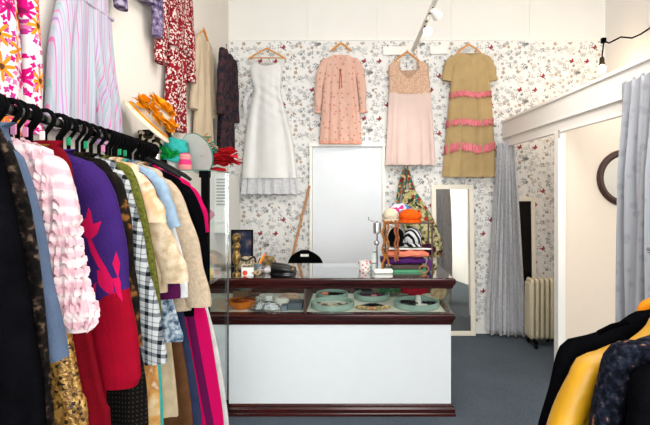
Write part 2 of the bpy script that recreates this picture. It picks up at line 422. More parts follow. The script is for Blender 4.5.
# track light along the ceiling
zt_ = 3.035
tr = thing('track_light', (.65, 4.4, zt_), 'white spotlight track running above the counter to the back wall', 'light')
MB().box(.632, .668, 2.3, 5.12, zt_-.012, zt_+.012).build('track', trim_white, tr, smooth=False, bevel=.002)
for ga, gb in ((2.4, 2.7), (3.25, 3.6), (4.0, 4.2)): MB().box(.64, .66, ga, gb, zt_-.02, zt_-.0121).build('adaptor', bronze, tr, smooth=False)
MB().tube([(.65, 5.12, zt_), (.68, 5.15, zt_-.03), (.7, 5.165, zt_-.02)], .012).build('end_bracket', cream_frame, tr)
for Y, on in ((4.3, 1), (3.86, 0), (3.2, 2), (2.8, 3)):  # last two heads are added out of view to go with the fill spots
    b = Vector((.65, Y, zt_-.02))
    MB().tube([b, b+Vector((.012, -.02, -.03))], .009).build('swivel', bronze, tr)
    aim = Vector([(.5, .5, -.35), (.1, -.6, -.35), (.8, .1, -.5), (-.8, .2, -.4)][on]).normalized(); R = aim.to_track_quat('Z', 'Y').to_matrix().to_4x4()
    hd = MB().lathe([(0, -.03), (.022, -.03), (.03, -.01), (.04, .03), (.044, .05), (.04, .05), (.034, .03), (0, .0)], Matrix.Translation(b+Vector((.012, -.02, -.045))) @ R, 24).build('spot_head', trim_white, tr)
    if on == 1: MB().ball(b+Vector((.012, -.02, -.045))+aim*.035, .036, n=20).build('bulb', bulb_m, hd)
bt = MB().box(PX(383, 5.16), PX(413.5, 5.16), 5.15, 5.178, PZ(55, 5.16), PZ(46.5, 5.16)).build('wall_batten', trim_white, smooth=False, bevel=.003)
tag(bt, 'short white board on the wallpaper behind the blush dress hanger', 'board')
bt = MB().box(PX(430, 5.16), PX(447, 5.16), 5.15, 5.178, PZ(54, 5.16), PZ(46.5, 5.16)).build('wall_batten', trim_white, smooth=False, bevel=.003)
tag(bt, 'small white board on the wallpaper between the blush and olive dresses', 'board')
# ------------------------------------------------------------------ garments
def interp_rows(rows, n):
    """rows: tuples starting with z, resampled evenly in index with smooth curves"""
    out = []; k = len(rows)
    zs = [0]
    for a, b in zip(rows, rows[1:]): zs.append(zs[-1]+abs(a[0]-b[0])+abs(a[1]-b[1])*.5+1e-5)
    for i in range(n+1):
        d = zs[-1]*i/n
        j = max(q for q in range(k-1) if zs[q] <= d+1e-9) if d > 0 else 0
        t = (d-zs[j])/(zs[j+1]-zs[j]); t = min(1, max(0, t))
        p0, p1, p2, p3 = rows[max(j-1, 0)], rows[j], rows[j+1], rows[min(j+2, k-1)]
        r = []
        for c in range(len(p1)):
            cr = .5*((2*p1[c])+(-p0[c]+p2[c])*t+(2*p0[c]-5*p1[c]+4*p2[c]-p3[c])*t*t+(-p0[c]+3*p1[c]-3*p2[c]+p3[c])*t**3)
            lo, hi = min(p1[c], p2[c]), max(p1[c], p2[c]); e = .15*(hi-lo)
            r.append(min(hi+e, max(lo-e, cr)))
        out.append(r)
    return out
def body_mb(place, rows, depth, fold=.012, nf=7, neck=None, seed=0, n=44, seg=56, m=0, capm=None, hemwave=.0, mb=None, diag=0):
    """closed cloth shell; rows = (z, u_left, u_right[, depth factor]) from the top down; place(u, w, z)"""
    rg = random.Random(seed); ph = rg.uniform(0, 6); ph2 = rg.uniform(0, 6); dr = rg.uniform(-1.2, 1.2)
    rows = [tuple(r)+((1,) if len(r) < 4 else ()) for r in rows]
    rr = interp_rows(rows, n); zt, zb = rows[0][0], rows[-1][0]; rings = []
    for z, a, b, df in rr:
        t = (zt-z)/(zt-zb); mid, hw = (a+b)/2, (b-a)/2; ring = []
        fa = fold*(.15+.85*min(1, t*1.6))
        for j in range(seg):
            th = 2*PI*j/seg; cu, sw = math.cos(th), math.sin(th)
            u = mid+hw*math.copysign(abs(cu)**.85, cu); w = depth*df*math.copysign(abs(sw)**.6, sw)
            s = (u-mid)/max(hw, 1e-4)
            fo = math.sin(s*nf*1.55+ph+dr*t)+.55*math.sin(s*nf*2.7+ph2-dr*t*1.5)
            w += fa*fo*min(1, abs(sw)*1.6)
            if diag and sw > 0: w += diag*math.sin((z*1.0+u*.7)*58)*math.exp(-((t-.28)/.2)**2)*min(1, sw*1.6)*(.6+.4*s)
            zz = z
            if neck and sw > 0:
                nw, nd_ = neck; L = nd_*2.2
                q = max(0, 1-(abs(u-mid)/nw)**1.5)
                zz = z-nd_*q*max(0, 1-(zt-z)/L)
            if hemwave: zz += hemwave*t*t*fo*.5
            ring.append(Vector(place(u, w, zz)))
        rings.append(ring)
    mb = mb or MB(); mb.loft(rings, m, True, capm); return mb
def sleeve_mb(place, path, depth, n=26, seg=22, wr=.08, seed=0, m=0, w0=0, mb=None):
    """path = (u, z, r) from the shoulder to the cuff; flattened tube with soft creases"""
    rg = random.Random(seed); ph = rg.uniform(0, 6)
    rows = [(p[1], p[0], p[2]) for p in path]; rr = interp_rows(rows, n); rings = []
    for i, (z, u, r) in enumerate(rr):
        a = rr[max(i-1, 0)]; b = rr[min(i+1, n)]
        d = Vector((b[1]-a[1], b[0]-a[0])); d.normalize(); nr = Vector((-d.y, d.x)); t = i/n
        ring = []
        for j in range(seg):
            th = 2*PI*j/seg; k = 1+wr*math.sin(t*17+ph+2*math.sin(th))
            o = nr*r*k*math.cos(th); dd = depth*k*math.copysign(abs(math.sin(th))**.8, math.sin(th))
            if i == 0: o *= .35; dd *= .5
            ring.append(Vector(place(u+o.x, w0+dd, z+o.y)))
        rings.append(ring)
    mb = mb or MB(); mb.loft(rings, m); return mb
def facing(Y): return lambda u, w, z: (u, Y-w, z)          # hangs facing the camera
def on_left(X): return lambda u, w, z: (X+w, u, z)         # hangs on the left wall facing +X
def hanger(place, u, ztop, halfw, drop, matl, label, group, thick=.012, hookr=.016, cat='hanger', bar=False, kind='coat_hanger', zn=None, wire=.0024):
    """hook over something at ztop, arms falling to ztop-drop at +-halfw"""
    t = thing(kind, Vector(place(u, 0, ztop-drop)), label, cat, group)
    if matl is hang_wood: zn = zn or ztop-.022; hookr = .012
    hk = [(u-hookr*1.0, ztop-hookr*1.4)]+[(u+hookr*math.cos(a), ztop-hookr+hookr*math.sin(a)) for a in [PI-.0-PI*1.3*i/9 for i in range(10)]]+[(u, ztop-hookr*2.6), (u, zn if zn else ztop-.055)]
    MB().tube([place(a, 0, b) for a, b in hk], wire, 8).build('hook', chrome if matl is hang_wood else black_metal, t)
    zn = zn or ztop-.055
    ze = ztop-drop; zk = lambda q: zn+(ze-zn)*q
    pts = [(-halfw, zk(1)), (-halfw*.85, zk(.8)), (-halfw*.4, zk(.32)), (0, zn+.002), (halfw*.4, zk(.32)), (halfw*.85, zk(.8)), (halfw, zk(1))]
    MB().tube([place(u+a, 0, b) for a, b in pts], [thick*.7, thick, thick*.95, thick*1.05, thick*.95, thick, thick*.7], 10, flat=.75).build('arms', matl, t)
    if bar: MB().tube([place(u-halfw*.82, 0, ztop-drop*.86), place(u+halfw*.82, 0, ztop-drop*.86)], .006, 8).build('bar', matl, t)
    return t

# ---- dresses on the papered wall
YW = 5.10
s5 = F/YW
def U(x): return PX(x, YW)
def Zz(y): return PZ(y, YW)
pf = facing(YW)
def rows_px(l): return [(Zz(y), U(a), U(b))+tuple(r) for y, a, b, *r in l]
WG = 'wooden hangers on the papered wall'
satin = fab('ivory_satin', C(240, 238, 236), .35, .03, 10, .1, 60, .1, .5)
tulle = fab('grey_tulle', C(222, 222, 226), .9, .12, 40, .4, 120)
wd = thing('wedding_dress', (U(268), YW, Zz(194)), 'ivory strapless satin wedding dress over grey tulle, on the papered wall', 'dress')
body_mb(pf, rows_px([(64, 252, 281, .8), (70, 250.5, 282), (80, 252, 281.5), (90, 254.5, 280.5), (97, 253, 282), (110, 250, 285), (130, 246.5, 290.5), (155, 243.5, 295), (178, 242, 297)]), .044, .009, 4, (.1, .03), 3, capm=0, diag=.011).build('gown', satin, wd)
body_mb(pf, rows_px([(150, 247, 292, .6), (170, 244, 296, .85), (182, 242, 298, .9), (194, 240.5, 299.5, .9)]), .026, .012, 14, seed=5, hemwave=.012).build('tulle_underskirt', tulle, wd)
MB().tube([pf(U(253), .02, Zz(90)), pf(U(248), .03, Zz(96)), pf(U(245.5), .02, Zz(104)), pf(U(246), .01, Zz(114))], [.01, .026, .03, .016], 10, flat=.5).tube([pf(U(253), .02, Zz(88)), pf(U(248), .04, Zz(86)), pf(U(246), .03, Zz(92))], [.01, .02, .012], 8, flat=.5).build('bow', tulle, wd)
for x in (256, 277): MB().tube([pf(U(x), .0, Zz(56)), pf(U(x+(1 if x > 260 else -1)), .01, Zz(65))], .003, 6).build('hanging_loop', satin, wd)
hanger(pf, U(267), Zz(46.5), U(286.5)-U(267), .14, hang_wood, 'wooden hanger holding the wedding dress', WG, .011, bar=True)

def ditsy(nt, co):
    bg = ramp(nt, tnoise(nt, co, 14), [(.3, C(228, 180, 162)), (.7, C(236, 192, 176))])
    a = flowers(nt, co, (0, 2), 16, .013, 5, bg, [(0, C(206, 122, 108)), (.5, C(170, 140, 118))], .4, .7, .25)
    return a
peach = pat('peach_print', ditsy)
pd = thing('peach_dress', (U(340), YW, Zz(142)), 'peach printed long sleeved dress hanging above the white door', 'dress')
body_mb(pf, rows_px([(55, 333, 348, .4), (57, 329, 352, .6), (60, 326, 355.5, .8), (70, 325.5, 355.5), (85, 323.5, 357), (105, 322, 359), (125, 320.5, 361), (141.5, 319.5, 362)]), .034, .010, 9, (.06, .11), 8, capm=0, hemwave=.004).build('bodice_and_skirt', peach, pd)
for sg, nm in ((-1, 'l'), (1, 'r')):
    pth = [(340.5+sg*13, 59, 4.2), (340.5+sg*18.5, 70, 4.6), (340.5+sg*21.5, 88, 4.0), (340.5+sg*22.3, 104, 3.4), (340.5+sg*22.6, 108, 2.8), (340.5+sg*23, 113, 4.2)]
    sleeve_mb(pf, [(U(a), Zz(b), r/s5) for a, b, r in pth], .024, seed=4+sg).build('sleeve', peach, pd)
MB().tube([pf(U(340.5), .04, Zz(70)), pf(U(340), .045, Zz(78)), pf(U(339.5), .042, Zz(88))], .005, 6).tube([pf(U(340.5), .04, Zz(70)), pf(U(341.5), .045, Zz(79)), pf(U(342), .042, Zz(86))], .004, 6).ball(pf(U(340.5), .046, Zz(71)), .013, n=10).ball(pf(U(339.5), .044, Zz(89)), .008, n=8).ball(pf(U(342), .044, Zz(87)), .008, n=8).build('neck_tie', fab('peach_trim', C(190, 110, 84)), pd)
body_mb(pf, rows_px([(140.5, 319.8, 361.8), (144, 319.3, 362.2)]), .036, .01, 9, seed=8, n=6, hemwave=.004).build('hem_frill', fab('peach_frill', C(234, 172, 150)), pd)
hanger(pf, U(341), Zz(41), U(351)-U(341), .11, hang_wood, 'wooden hanger holding the peach printed dress', WG, .013)

lace = pat('peach_lace', lambda nt, co: ramp(nt, nd(nt, 'ShaderNodeTexVoronoi', {'Vector': co, 'Scale': 60.0}).outputs[0], [(.2, C(234, 204, 180)), (.55, C(214, 172, 146))]), bump=.5)
blush = fab('blush_chiffon', C(232, 206, 198), .8, .03, 8, .1)
bd = thing('blush_dress', (U(410), YW, Zz(165)), 'sleeveless blush dress with peach lace bodice, beside the olive dress', 'dress')
bb = MB()
for sg in (-1, 1):                             # shoulder straps
    bb.loft([[Vector(pf(U(408.5+sg*(a+w_*c)), d*e, Zz(y))) for c, e in ((-1, 0), (-.7, 1), (0, 1.15), (.7, 1), (1, 0), (.7, -1), (0, -1.1), (-.7, -1))] for y, a, w_, d in ((61.5, 11.5, 3.8, .014), (65, 14, 5.2, .022), (70, 15, 5.3, .026), (76, 14.5, 5.5, .028))])
body_mb(pf, rows_px([(70, 388.5, 428.5, .8), (76, 389, 429), (84, 389, 430), (93.5, 389, 430.5)]), .03, .004, 6, (.1, .1), 2, mb=bb, n=20)
bb.build('lace_bodice', lace, bd)
body_mb(pf, rows_px([(93, 389, 430.5, 1), (110, 388, 432), (140, 386.5, 434), (165, 385, 435.5)]), .032, .012, 11, seed=13, hemwave=.008).build('skirt', blush, bd)
MB().loft([[Vector(pf(U(409.5)+(U(430.7)-U(409.5))*1.0*math.cos(a), .035*math.sin(a), Zz(y))) for a in [2*PI*i/40 for i in range(40)]] for y in (92.2, 94.6)]).build('waistband', lace, bd)
hanger(pf, U(407), Zz(50), U(421)-U(407), .14, hang_wood, 'wooden hanger holding the blush lace dress', WG, .012)

olive = fab('olive_cotton', C(190, 162, 116), .9, .07, 14, .25)
pinkr = fab('pink_ruffle', C(242, 142, 154), .85, .14, 30, .3)
od = thing('olive_dress', (U(469), YW, Zz(177)), 'olive tiered maxi dress with three pink ruffle bands on the papered wall', 'dress')
body_mb(pf, rows_px([(53, 459, 481, .4), (55, 454, 486, .65), (60, 452, 488, .85), (80, 451, 489.5), (95, 449.5, 491), (123, 447, 493), (147, 445, 494.5), (177, 442, 495.5)]), .036, .010, 9, (.075, .04), 21, hemwave=.006).build('tiered_skirt', olive, od)
for sg in (-1, 1):
    pth = [(469.5+sg*14, 57, 4.5), (469.5+sg*20, 66, 5.2), (469.5+sg*22.5, 81, 5.4)]
    sleeve_mb(pf, [(U(a), Zz(b), r/s5) for a, b, r in pth], .03, n=16, seed=sg+9).build('sleeve', olive, od)
def ruffle(y, xl, xr, hgt, dip, k):
    rings = []
    N_ = 240
    for lv, (dz, dw) in enumerate(((hgt*.5, .004), (hgt*.25, .014), (0, .006), (-hgt*.3, .016), (-hgt*.55, .024), (-hgt*.55, .019), (0, .0), (hgt*.5, .0))):
        ring = []
        for j in range(N_):
            th = 2*PI*j/N_; cu, sw_ = math.cos(th), math.sin(th)
            w = .042*math.copysign(abs(sw_)**.6, sw_)*(1+dw*8)+dw*math.sin(th*k)*.8
            ring.append(Vector(pf((U(xl)+U(xr))/2+(U(xr)-U(xl))/2*math.copysign(abs(cu)**.85, cu)*(1+dw), w, Zz(y+dip*math.sin(cu*5))+dz*1.4+.012*math.sin(th*k+lv)+.006*math.sin(th*k*.37))))
        rings.append(ring)
    return MB().loft(rings, closed=True)
ruffle(95, 449.5, 491, .038, .8, 50).build('ruffle', pinkr, od)
ruffle(123, 446.5, 493, .042, .8, 54).build('ruffle', pinkr, od)
ruffle(148, 444.5, 494.8, .055, 1.6, 58).build('ruffle', pinkr, od)
hanger(pf, U(469), Zz(42.5), U(481)-U(469), .11, hang_wood, 'wooden hanger holding the olive tiered dress', WG, .012)

# patterned shoulder bag on the same wall
def bagp(nt, co):
    bg = ramp(nt, nd(nt, 'ShaderNodeTexVoronoi', {'Vector': co, 'Scale': 34.0}).outputs['Color'], [(0, C(60, 58, 40)), (.3, C(190, 176, 120)), (.55, C(214, 204, 160)), (.7, C(120, 130, 90)), (.85, C(160, 60, 50))], 'CONSTANT')
    return flowers(nt, co, (0, 2), 13, .03, 6, bg, [(0, C(180, 40, 44)), (.35, C(224, 210, 170)), (.65, C(40, 120, 110)), (.85, C(70, 40, 40))], .3, 1, .5)
bagm = pat('multicolour_print', bagp)
strapm = pat('striped_strap', lambda nt, co: ramp(nt, nd(nt, 'ShaderNodeTexVoronoi', {'Vector': co, 'Scale': 42.0}).outputs['Color'], [(0, C(190, 96, 40)), (.2, C(50, 116, 100)), (.4, C(200, 180, 130)), (.6, C(130, 40, 46)), (.8, C(80, 74, 44))], 'CONSTANT'))
bg_ = thing('shoulder_bag', (U(424), 5.1, Zz(256)), 'multicoloured patterned fabric bag hanging on wallpaper behind the hat stand', 'bag')
body_mb(facing(5.03), rows_px([(190, 403, 414, .5), (204, 401, 424, .9), (220, 402, 433), (238, 408, 440), (250, 418, 441), (256, 427, 438, .5)]), .05, .014, 6, seed=31).build('pouch', bagm, bg_)
for pts in ([(405, 168), (400, 184), (397, 204), (400, 222)], [(406, 167), (410, 184), (417, 205), (426, 226), (434, 244)], [(405, 169), (404, 186), (404, 206)], [(407, 169), (413, 190), (424, 214), (436, 236), (438, 250)]):
    MB().tube([pf(U(x), .01+.012*i, Zz(y)) for i, (x, y) in enumerate(pts)], .03, 8, flat=.4).build('strap', strapm, bg_)

# ---- garments on the left wall
XG = -1.275
pl_ = on_left(XG)
def floralp(nt, co):
    bg = mix(nt, .3, C(240, 234, 236), ramp(nt, tnoise(nt, co, 10), [(.4, C(240, 236, 238)), (.62, C(250, 220, 232))]))
    a = flowers(nt, co, (1, 2), 38, .013, 4, bg, [(0, C(226, 20, 128)), (.5, C(200, 60, 150)), (.75, C(240, 120, 180))], .2, 1, .3)
    b = flowers(nt, co, (1, 2), 9.5, .055, 8, a, [(0, C(244, 150, 40)), (.45, C(236, 128, 30)), (.7, C(226, 20, 128)), (.9, C(250, 220, 120))], .35, .8, .15, off=.33)
    return flowers(nt, co, (1, 2), 9.5, .013, 3, b, [(0, C(110, 70, 40)), (.7, C(150, 30, 90))], .1, .8, .15, off=.33)
floral = pat('magenta_orange_floral', floralp)
fd = thing('floral_dress', (XG, 1.58, 1.86), 'white dress with magenta and orange flowers on the left wall', 'dress')
body_mb(pl_, [(2.95, 1.42, 1.74, .4), (2.9, 1.36, 1.8), (2.5, 1.38, 1.79), (2.1, 1.32, 1.84), (1.76, 1.28, 1.86)], .034, .009, 6, seed=41).build('dress_body', floral, fd)
for sg in (-1, 1): sleeve_mb(pl_, [(1.58+sg*.2, 2.88, .06), (1.58+sg*.28, 2.6, .055), (1.58+sg*.32, 2.2, .045), (1.58+sg*.335, 1.78, .05)], .03, seed=42+sg).build('sleeve', floral, fd)
stripe_m = pat('pastel_stripes', p_stripes(1, 15, [(0, C(188, 186, 204)), (.12, C(226, 120, 176)), (.18, C(192, 192, 208)), (.3, C(176, 190, 204)), (.38, C(206, 188, 204)), (.5, C(186, 140, 200)), (.56, C(192, 194, 210)), (.68, C(232, 140, 180)), (.73, C(182, 192, 204)), (.85, C(160, 190, 190)), (.9, C(200, 190, 206))], .008))
jt = thing('striped_jumpsuit', (XG, 2.3, 1.81), 'pink and lilac striped wide-leg jumpsuit on the left wall', 'jumpsuit')
body_mb(pl_, [(2.95, 2.14, 2.46, .6), (2.75, 2.13, 2.47), (2.5, 2.12, 2.49), (2.44, 2.11, 2.49)], .035, .006, 5, (.1, .12), 44).build('bodice', stripe_m, jt)
body_mb(pl_, [(2.44, 2.11, 2.34, 1), (2.2, 2.04, 2.35), (2.0, 2.02, 2.36), (1.82, 2.0, 2.37)], .035, .012, 6, seed=45).build('trouser_leg', stripe_m, jt)
body_mb(on_left(XG+.008), [(2.44, 2.27, 2.5, 1), (2.2, 2.28, 2.54), (2.0, 2.36, 2.59), (1.79, 2.4, 2.62)], .03, .012, 6, seed=46).build('trouser_leg', stripe_m, jt)
MB().box(XG-.035, XG+.04, 2.11, 2.5, 2.43, 2.448).build('waistband', stripe_m, jt, bevel=.006)
MB().tube([(XG, 2.5, 2.44), (XG-.02, 2.52, 2.3), (XG-.03, 2.53, 2.05), (XG-.03, 2.54, 1.95)], .018, 8, flat=.4).build('sash', stripe_m, jt)
gp = thing('patterned_blouse', (XG, 2.72, 2.5), 'dark mauve patterned sleeve hanging at the top of the left wall', 'blouse')
dkm = pat('mauve_print', p_noise(34, [(.35, C(70, 56, 92)), (.5, C(120, 104, 140)), (.65, C(176, 164, 184))]))
body_mb(pl_, [(3.1, 2.68, 3.02, .6), (3.0, 2.62, 3.1), (2.72, 2.64, 3.05)], .035, .008, 5, seed=47).build('blouse_body', dkm, gp)
for sg in (-1, 1): sleeve_mb(on_left(XG+.02), [(2.85+sg*.2, 3.0, .06), (2.85+sg*.24, 2.8, .065), (2.85+sg*.25, 2.54, .05)], .03, seed=48+sg).build('sleeve', dkm, gp)
def redp(nt, co):
    return ramp(nt, nd(nt, 'ShaderNodeTexVoronoi', {'Vector': co, 'Scale': 85.0}).outputs['Color'], [(0, C(140, 24, 36)), (.34, C(228, 210, 204)), (.54, C(150, 32, 44)), (.75, C(100, 26, 34)), (.9, C(224, 190, 184))], 'CONSTANT')
redm = pat('red_animal_print', redp)
rd_ = thing('red_print_dress', (XG, 3.5, 1.99), 'red and white animal print dress on left wall above the hats', 'dress')
body_mb(pl_, [(3.12, 3.36, 3.64, .5), (3.07, 3.28, 3.72), (2.7, 3.33, 3.67), (2.55, 3.35, 3.63), (2.3, 3.32, 3.63), (1.98, 3.28, 3.66)], .034, .009, 6, seed=51).build('dress_body', redm, rd_)
for sg in (-1, 1): sleeve_mb(pl_, [(3.5+sg*.2, 3.05, .06), (3.5+sg*.26, 2.8, .065), (3.5+sg*.29, 2.55, .06), (3.5+sg*.3, 2.4, .06)], .035, seed=52+sg).build('sleeve', redm, rd_)
MB().box(XG-.03, XG+.048, 3.335, 3.665, 2.56, 2.6).build('belt', redm, rd_, bevel=.008)
beigef = fab('beige_linen', C(204, 184, 158), .9, .05, 10, .25)
bge = thing('beige_dress', (XG, 4.13, 1.8), 'plain beige dress on a wooden hanger on the left wall', 'dress')
body_mb(pl_, [(2.85, 4.02, 4.24, .4), (2.8, 3.93, 4.32), (2.5, 3.96, 4.29), (2.35, 3.97, 4.29), (2.1, 3.92, 4.33), (1.8, 3.88, 4.38)], .036, .012, 5, (.07, .1), 55).build('dress_body', beigef, bge)
for sg in (-1, 1): sleeve_mb(pl_, [(4.13+sg*.17, 2.78, .06), (4.13+sg*.23, 2.5, .055), (4.13+sg*.26, 2.2, .05)], .03, seed=56+sg).build('sleeve', beigef, bge)
hanger(pl_, 4.13, 2.95, .17, .14, hang_wood, 'wooden hanger holding the plain beige dress', 'wooden hangers on the left wall', .012)
darkd = pat('dark_plaid', p_noise(26, [(.35, C(36, 34, 42)), (.5, C(52, 46, 54)), (.6, C(84, 52, 54)), (.7, C(50, 48, 58))]))
dd_ = thing('dark_dress', (-1.2, 4.55, 1.92), 'dark brown patterned dress hanging in the left corner by the wedding dress', 'dress')
pdk = on_left(-1.19)
body_mb(pdk, [(2.86, 4.45, 4.65, .5), (2.81, 4.37, 4.73), (2.6, 4.39, 4.71), (2.3, 4.39, 4.73), (1.92, 4.35, 4.76)], .045, .012, 5, (.06, .08), 61).build('dress_body', darkd, dd_)
for sg in (-1, 1): sleeve_mb(on_left(-1.17), [(4.55+sg*.17, 2.83, .06), (4.55+sg*.24, 2.6, .055), (4.55+sg*.27, 2.35, .05), (4.55+sg*.28, 2.22, .05)], .035, seed=62+sg).build('sleeve', darkd, dd_)
hanger(pdk, 4.55, 2.93, .16, .13, black_plastic, 'dark hanger holding the brown patterned dress', 'dark hangers on the left wall', .01)

# ------------------------------------------------------------------ clothes rack on the left
RZ = 1.75
def RX(Y): return -.655-.133*Y
def YM(Y): return .93+(Y-.93)*.859      # packing of the garments along the rail
rk = thing('clothes_rack', (RX(1.7), 1.7, 0), 'chrome clothes rail carrying the packed garments on the left', 'rack')
ya, yb = .5, 2.43
MB().tube([(RX(ya), ya, RZ), (RX(yb), yb, RZ)], .014, 14).build('rail', steel, rk)
for y in (ya+.03, yb-.03):
    MB().tube([(RX(y), y, .03), (RX(y), y, RZ-.013)], .014, 12).build('upright', chrome, rk)
    MB().tube([(RX(y)-.24, y, .03), (RX(y)+.24, y, .03)], .014, 12).build('foot_bar', chrome, rk)
def rack_garment(name, label, cat, Y, edge, hem, matl, sleeve=None, rail=RX, railz=RZ, side=1, depth=.025, fold=.007, nf=5, seed=0, hang=True, low=False, group=None, twist=0, matsl=None, collar=None, sw=None):
    """edge: outer outline in pixels at distance Y, mirrored about the hanger; sleeve=(r px, cuff y px)"""
    if side > 0: Y = YM(Y)
    s = F/Y; cx = rail(Y); pf_ = facing(Y); ed = [(PX(x, Y), PZ(y, Y)) for x, y in edge]
    hemz = max(.12, PZ(hem, Y)); t = thing(name, (cx, Y, hemz), label, cat, group)
    off = 0
    if sleeve: off = sleeve[0]/s*1.5
    rows = []; top = ed[0][1]
    rows.append((top+.012, cx-.05, cx+.05, .45))
    for i, (x, z) in enumerate(ed):
        hw = abs(x-cx)
        if sleeve: hw = max(hw-off*min(1, max(0, (i-sleeve[2]+2)/4)), min(.09, hw*.7))
        if z > hemz+.005: rows.append((z, cx-hw, cx+hw, .8 if i < 2 else 1))
    lx = abs(ed[-1][0]-cx)-(off if sleeve else 0)
    rows.append((hemz, cx-max(lx, .1), cx+max(lx, .1), 1))
    rows = [r for i, r in enumerate(rows) if i == 0 or r[0] < rows[i-1][0]-.002]
    b = body_mb(pf_, rows, depth, fold, nf, None, seed, 48, 48).build('garment_body', matl, t)
    if sleeve:
        r = sleeve[0]/s; cz = PZ(sleeve[1], Y)
        pts = [(abs(x-cx)-r*.95, z-.0, r) for i, (x, z) in enumerate(ed) if i >= sleeve[2] and z > cz+.01]
        pts = [(pts[0][0]-r*1.3, pts[0][1]-r*.75, r*.8)]+[(a_, z_-r*(.8 if q == 0 else .35 if q == 1 else 0), r_) for q, (a_, z_, r_) in enumerate(pts)]
        # outer x at the cuff
        x0 = pts[-1]
        last = [e for e in ed if e[1] <= cz+.01]
        xe = abs(last[0][0]-cx)-r*.95 if last else x0[0]
        pts.append((xe, cz, r*(sw or 1)))
        for sg in (-1, 1):
            q = [(cx+sg*a, z, rr) for a, z, rr in pts]
            sleeve_mb(pf_, q, depth*1.1, 36, 24, .05, seed+sg, w0=.004).build('sleeve', matsl or matl, t)
    if collar:
        zz = ed[0][1]
        MB().tube([pf_(cx+.065*math.cos(a), .035*math.sin(a), zz+.012+.012*abs(math.cos(a))) for a in [2*PI*i/16 for i in range(16)]], .014, 8, closed=True).build('collar', collar, t)
    if hang:
        ex = [(abs(x-cx), z) for x, z in ed]; hw = max(.05, min(.12, .75*ex[2][0]))
        zs_ = ed[0][1]
        for (a0, b0), (a1, b1) in zip(ex, ex[1:]):
            if a0 <= hw <= a1: zs_ = b0+(b1-b0)*(hw-a0)/(a1-a0+1e-6); break
        zs_ = min(zs_, ed[0][1])-.03
        hanger(pf_, cx, railz+.026, hw, railz+.026-zs_, black_plastic, 'black plastic hanger hooked on the %s rail among clothes' % ('left' if side > 0 else 'right'), 'black hangers on the %s rail' % ('left' if side > 0 else 'right'), .008, hookr=.025, zn=ed[0][1]+.004, wire=.0055)
    return t, b
def nk(Y, d=.085):                             # neck pixel for a garment at Y
    Y = YM(Y)
    return (CX+F*RX(Y)/Y+8, CY-F*(RZ-d-H)/Y)
blackf = fab('black_wool', C(10, 10, 13), .95, .3, 20, spec=0)
def lacep(nt, co):
    return ramp(nt, tnoise(nt, co, 55, 5), [(.4, C(14, 12, 13)), (.56, C(36, 29, 26)), (.68, C(112, 92, 76))])
def goldp(nt, co):
    return ramp(nt, nd(nt, 'ShaderNodeTexVoronoi', {'Vector': co, 'Scale': 130.0}).outputs['Color'], [(0, C(44, 30, 14)), (.22, C(140, 98, 40)), (.55, C(190, 144, 72)), (.85, C(84, 58, 26))], 'CONSTANT')
goldm = pat('gold_sequins', goldp, .35, .6, 120, 0, .6, .35)
rack_garment('black_coat', 'long black coat nearest on the left rack', 'coat', .93, [(-18, 128), (-6, 142), (2, 158), (12, 200), (23, 258), (34, 330), (45, 425)], 700, blackf, seed=1)
rack_garment('lace_coat', 'brown and black speckled lace coat behind the long black coat', 'coat', 1.01, [(0, 130), (6, 142), (12, 152), (20, 175), (29, 205), (38, 258), (45, 320), (51, 400), (53, 425)], 640, pat('speckled_lace', lacep, bump=.6), seed=2)
rack_garment('blue_shirt', 'slate blue shirt between the speckled coat and pink cardigan', 'shirt', 1.1, [(6, 128), (12, 138), (19, 150), (27, 172), (37, 205), (51, 278), (68, 356)], 362, fab('slate_blue', C(92, 108, 136), .8, .08), sleeve=(9, 358, 2), seed=3)
# frilly pink cardigan: rows of ruffles in the knit
def pinkp(nt, co):
    w = nd(nt, 'ShaderNodeTexWave', {'Vector': co, 'Scale': 9.0, 'Distortion': 6.0, 'Detail': 2.0}, bands_direction='Z').outputs[1]
    return ramp(nt, w, [(.2, C(226, 182, 192)), (.6, C(234, 200, 206)), (.85, C(238, 216, 218))])
pinkm = pat('pink_ruffle_knit', pinkp, bump=.9, bscale=70)
Yp = 1.2
tp, bp_ = rack_garment('pink_cardigan', 'pale pink frilly ruffled cardigan beside the purple coat', 'cardigan', Yp, [(nk(Yp)[0]-4, nk(Yp)[1]+2), (45, 148), (60, 158), (72, 182), (79, 215), (77, 245), (82, 275), (91, 305), (92, 322)], 330, pinkm, seed=4, depth=.032)
Yp = YM(Yp); fr_ = MB(); rg = random.Random(3)
path = [(24, 146), (40, 166), (50, 190), (57, 220), (61, 250), (68, 280), (75, 303), (76, 316)]
for i in range(21):                            # frills wrapped round the arm, one above the next
    t = i/20*(len(path)-1); k = min(int(t), len(path)-2); q = t-k
    x = path[k][0]*(1-q)+path[k+1][0]*q; y = path[k][1]*(1-q)+path[k+1][1]*q
    wpx = 23-6*i/20; c = P(x, y, Yp); a = wpx*Yp/F; N_ = 72
    rings = []
    for lv, (dz, e) in enumerate(((.018, .75), (.012, .95), (-.004, 1.08), (-.018, 1.12), (-.02, 1.02), (-.006, .9), (.01, .7))):
        ring = []
        for j in range(N_):
            th = 2*PI*j/N_; wob = (.005*math.sin(th*17+i*2.1+1.5*math.sin(th*3+i))+.004*math.sin(th*7+i*1.3))*(1 if lv in (2, 3, 4) else .2)
            ring.append(Vector((c.x+(a*e+wob)*math.cos(th), Yp-.002+(.034*e+wob)*math.sin(th), c.z+dz*.8-.18*a*math.cos(th)*1.6+wob*1.3)))
        rings.append(ring)
    fr_.loft(rings, closed=True)
fr_.build('frilled_sleeve', pinkm, tp)
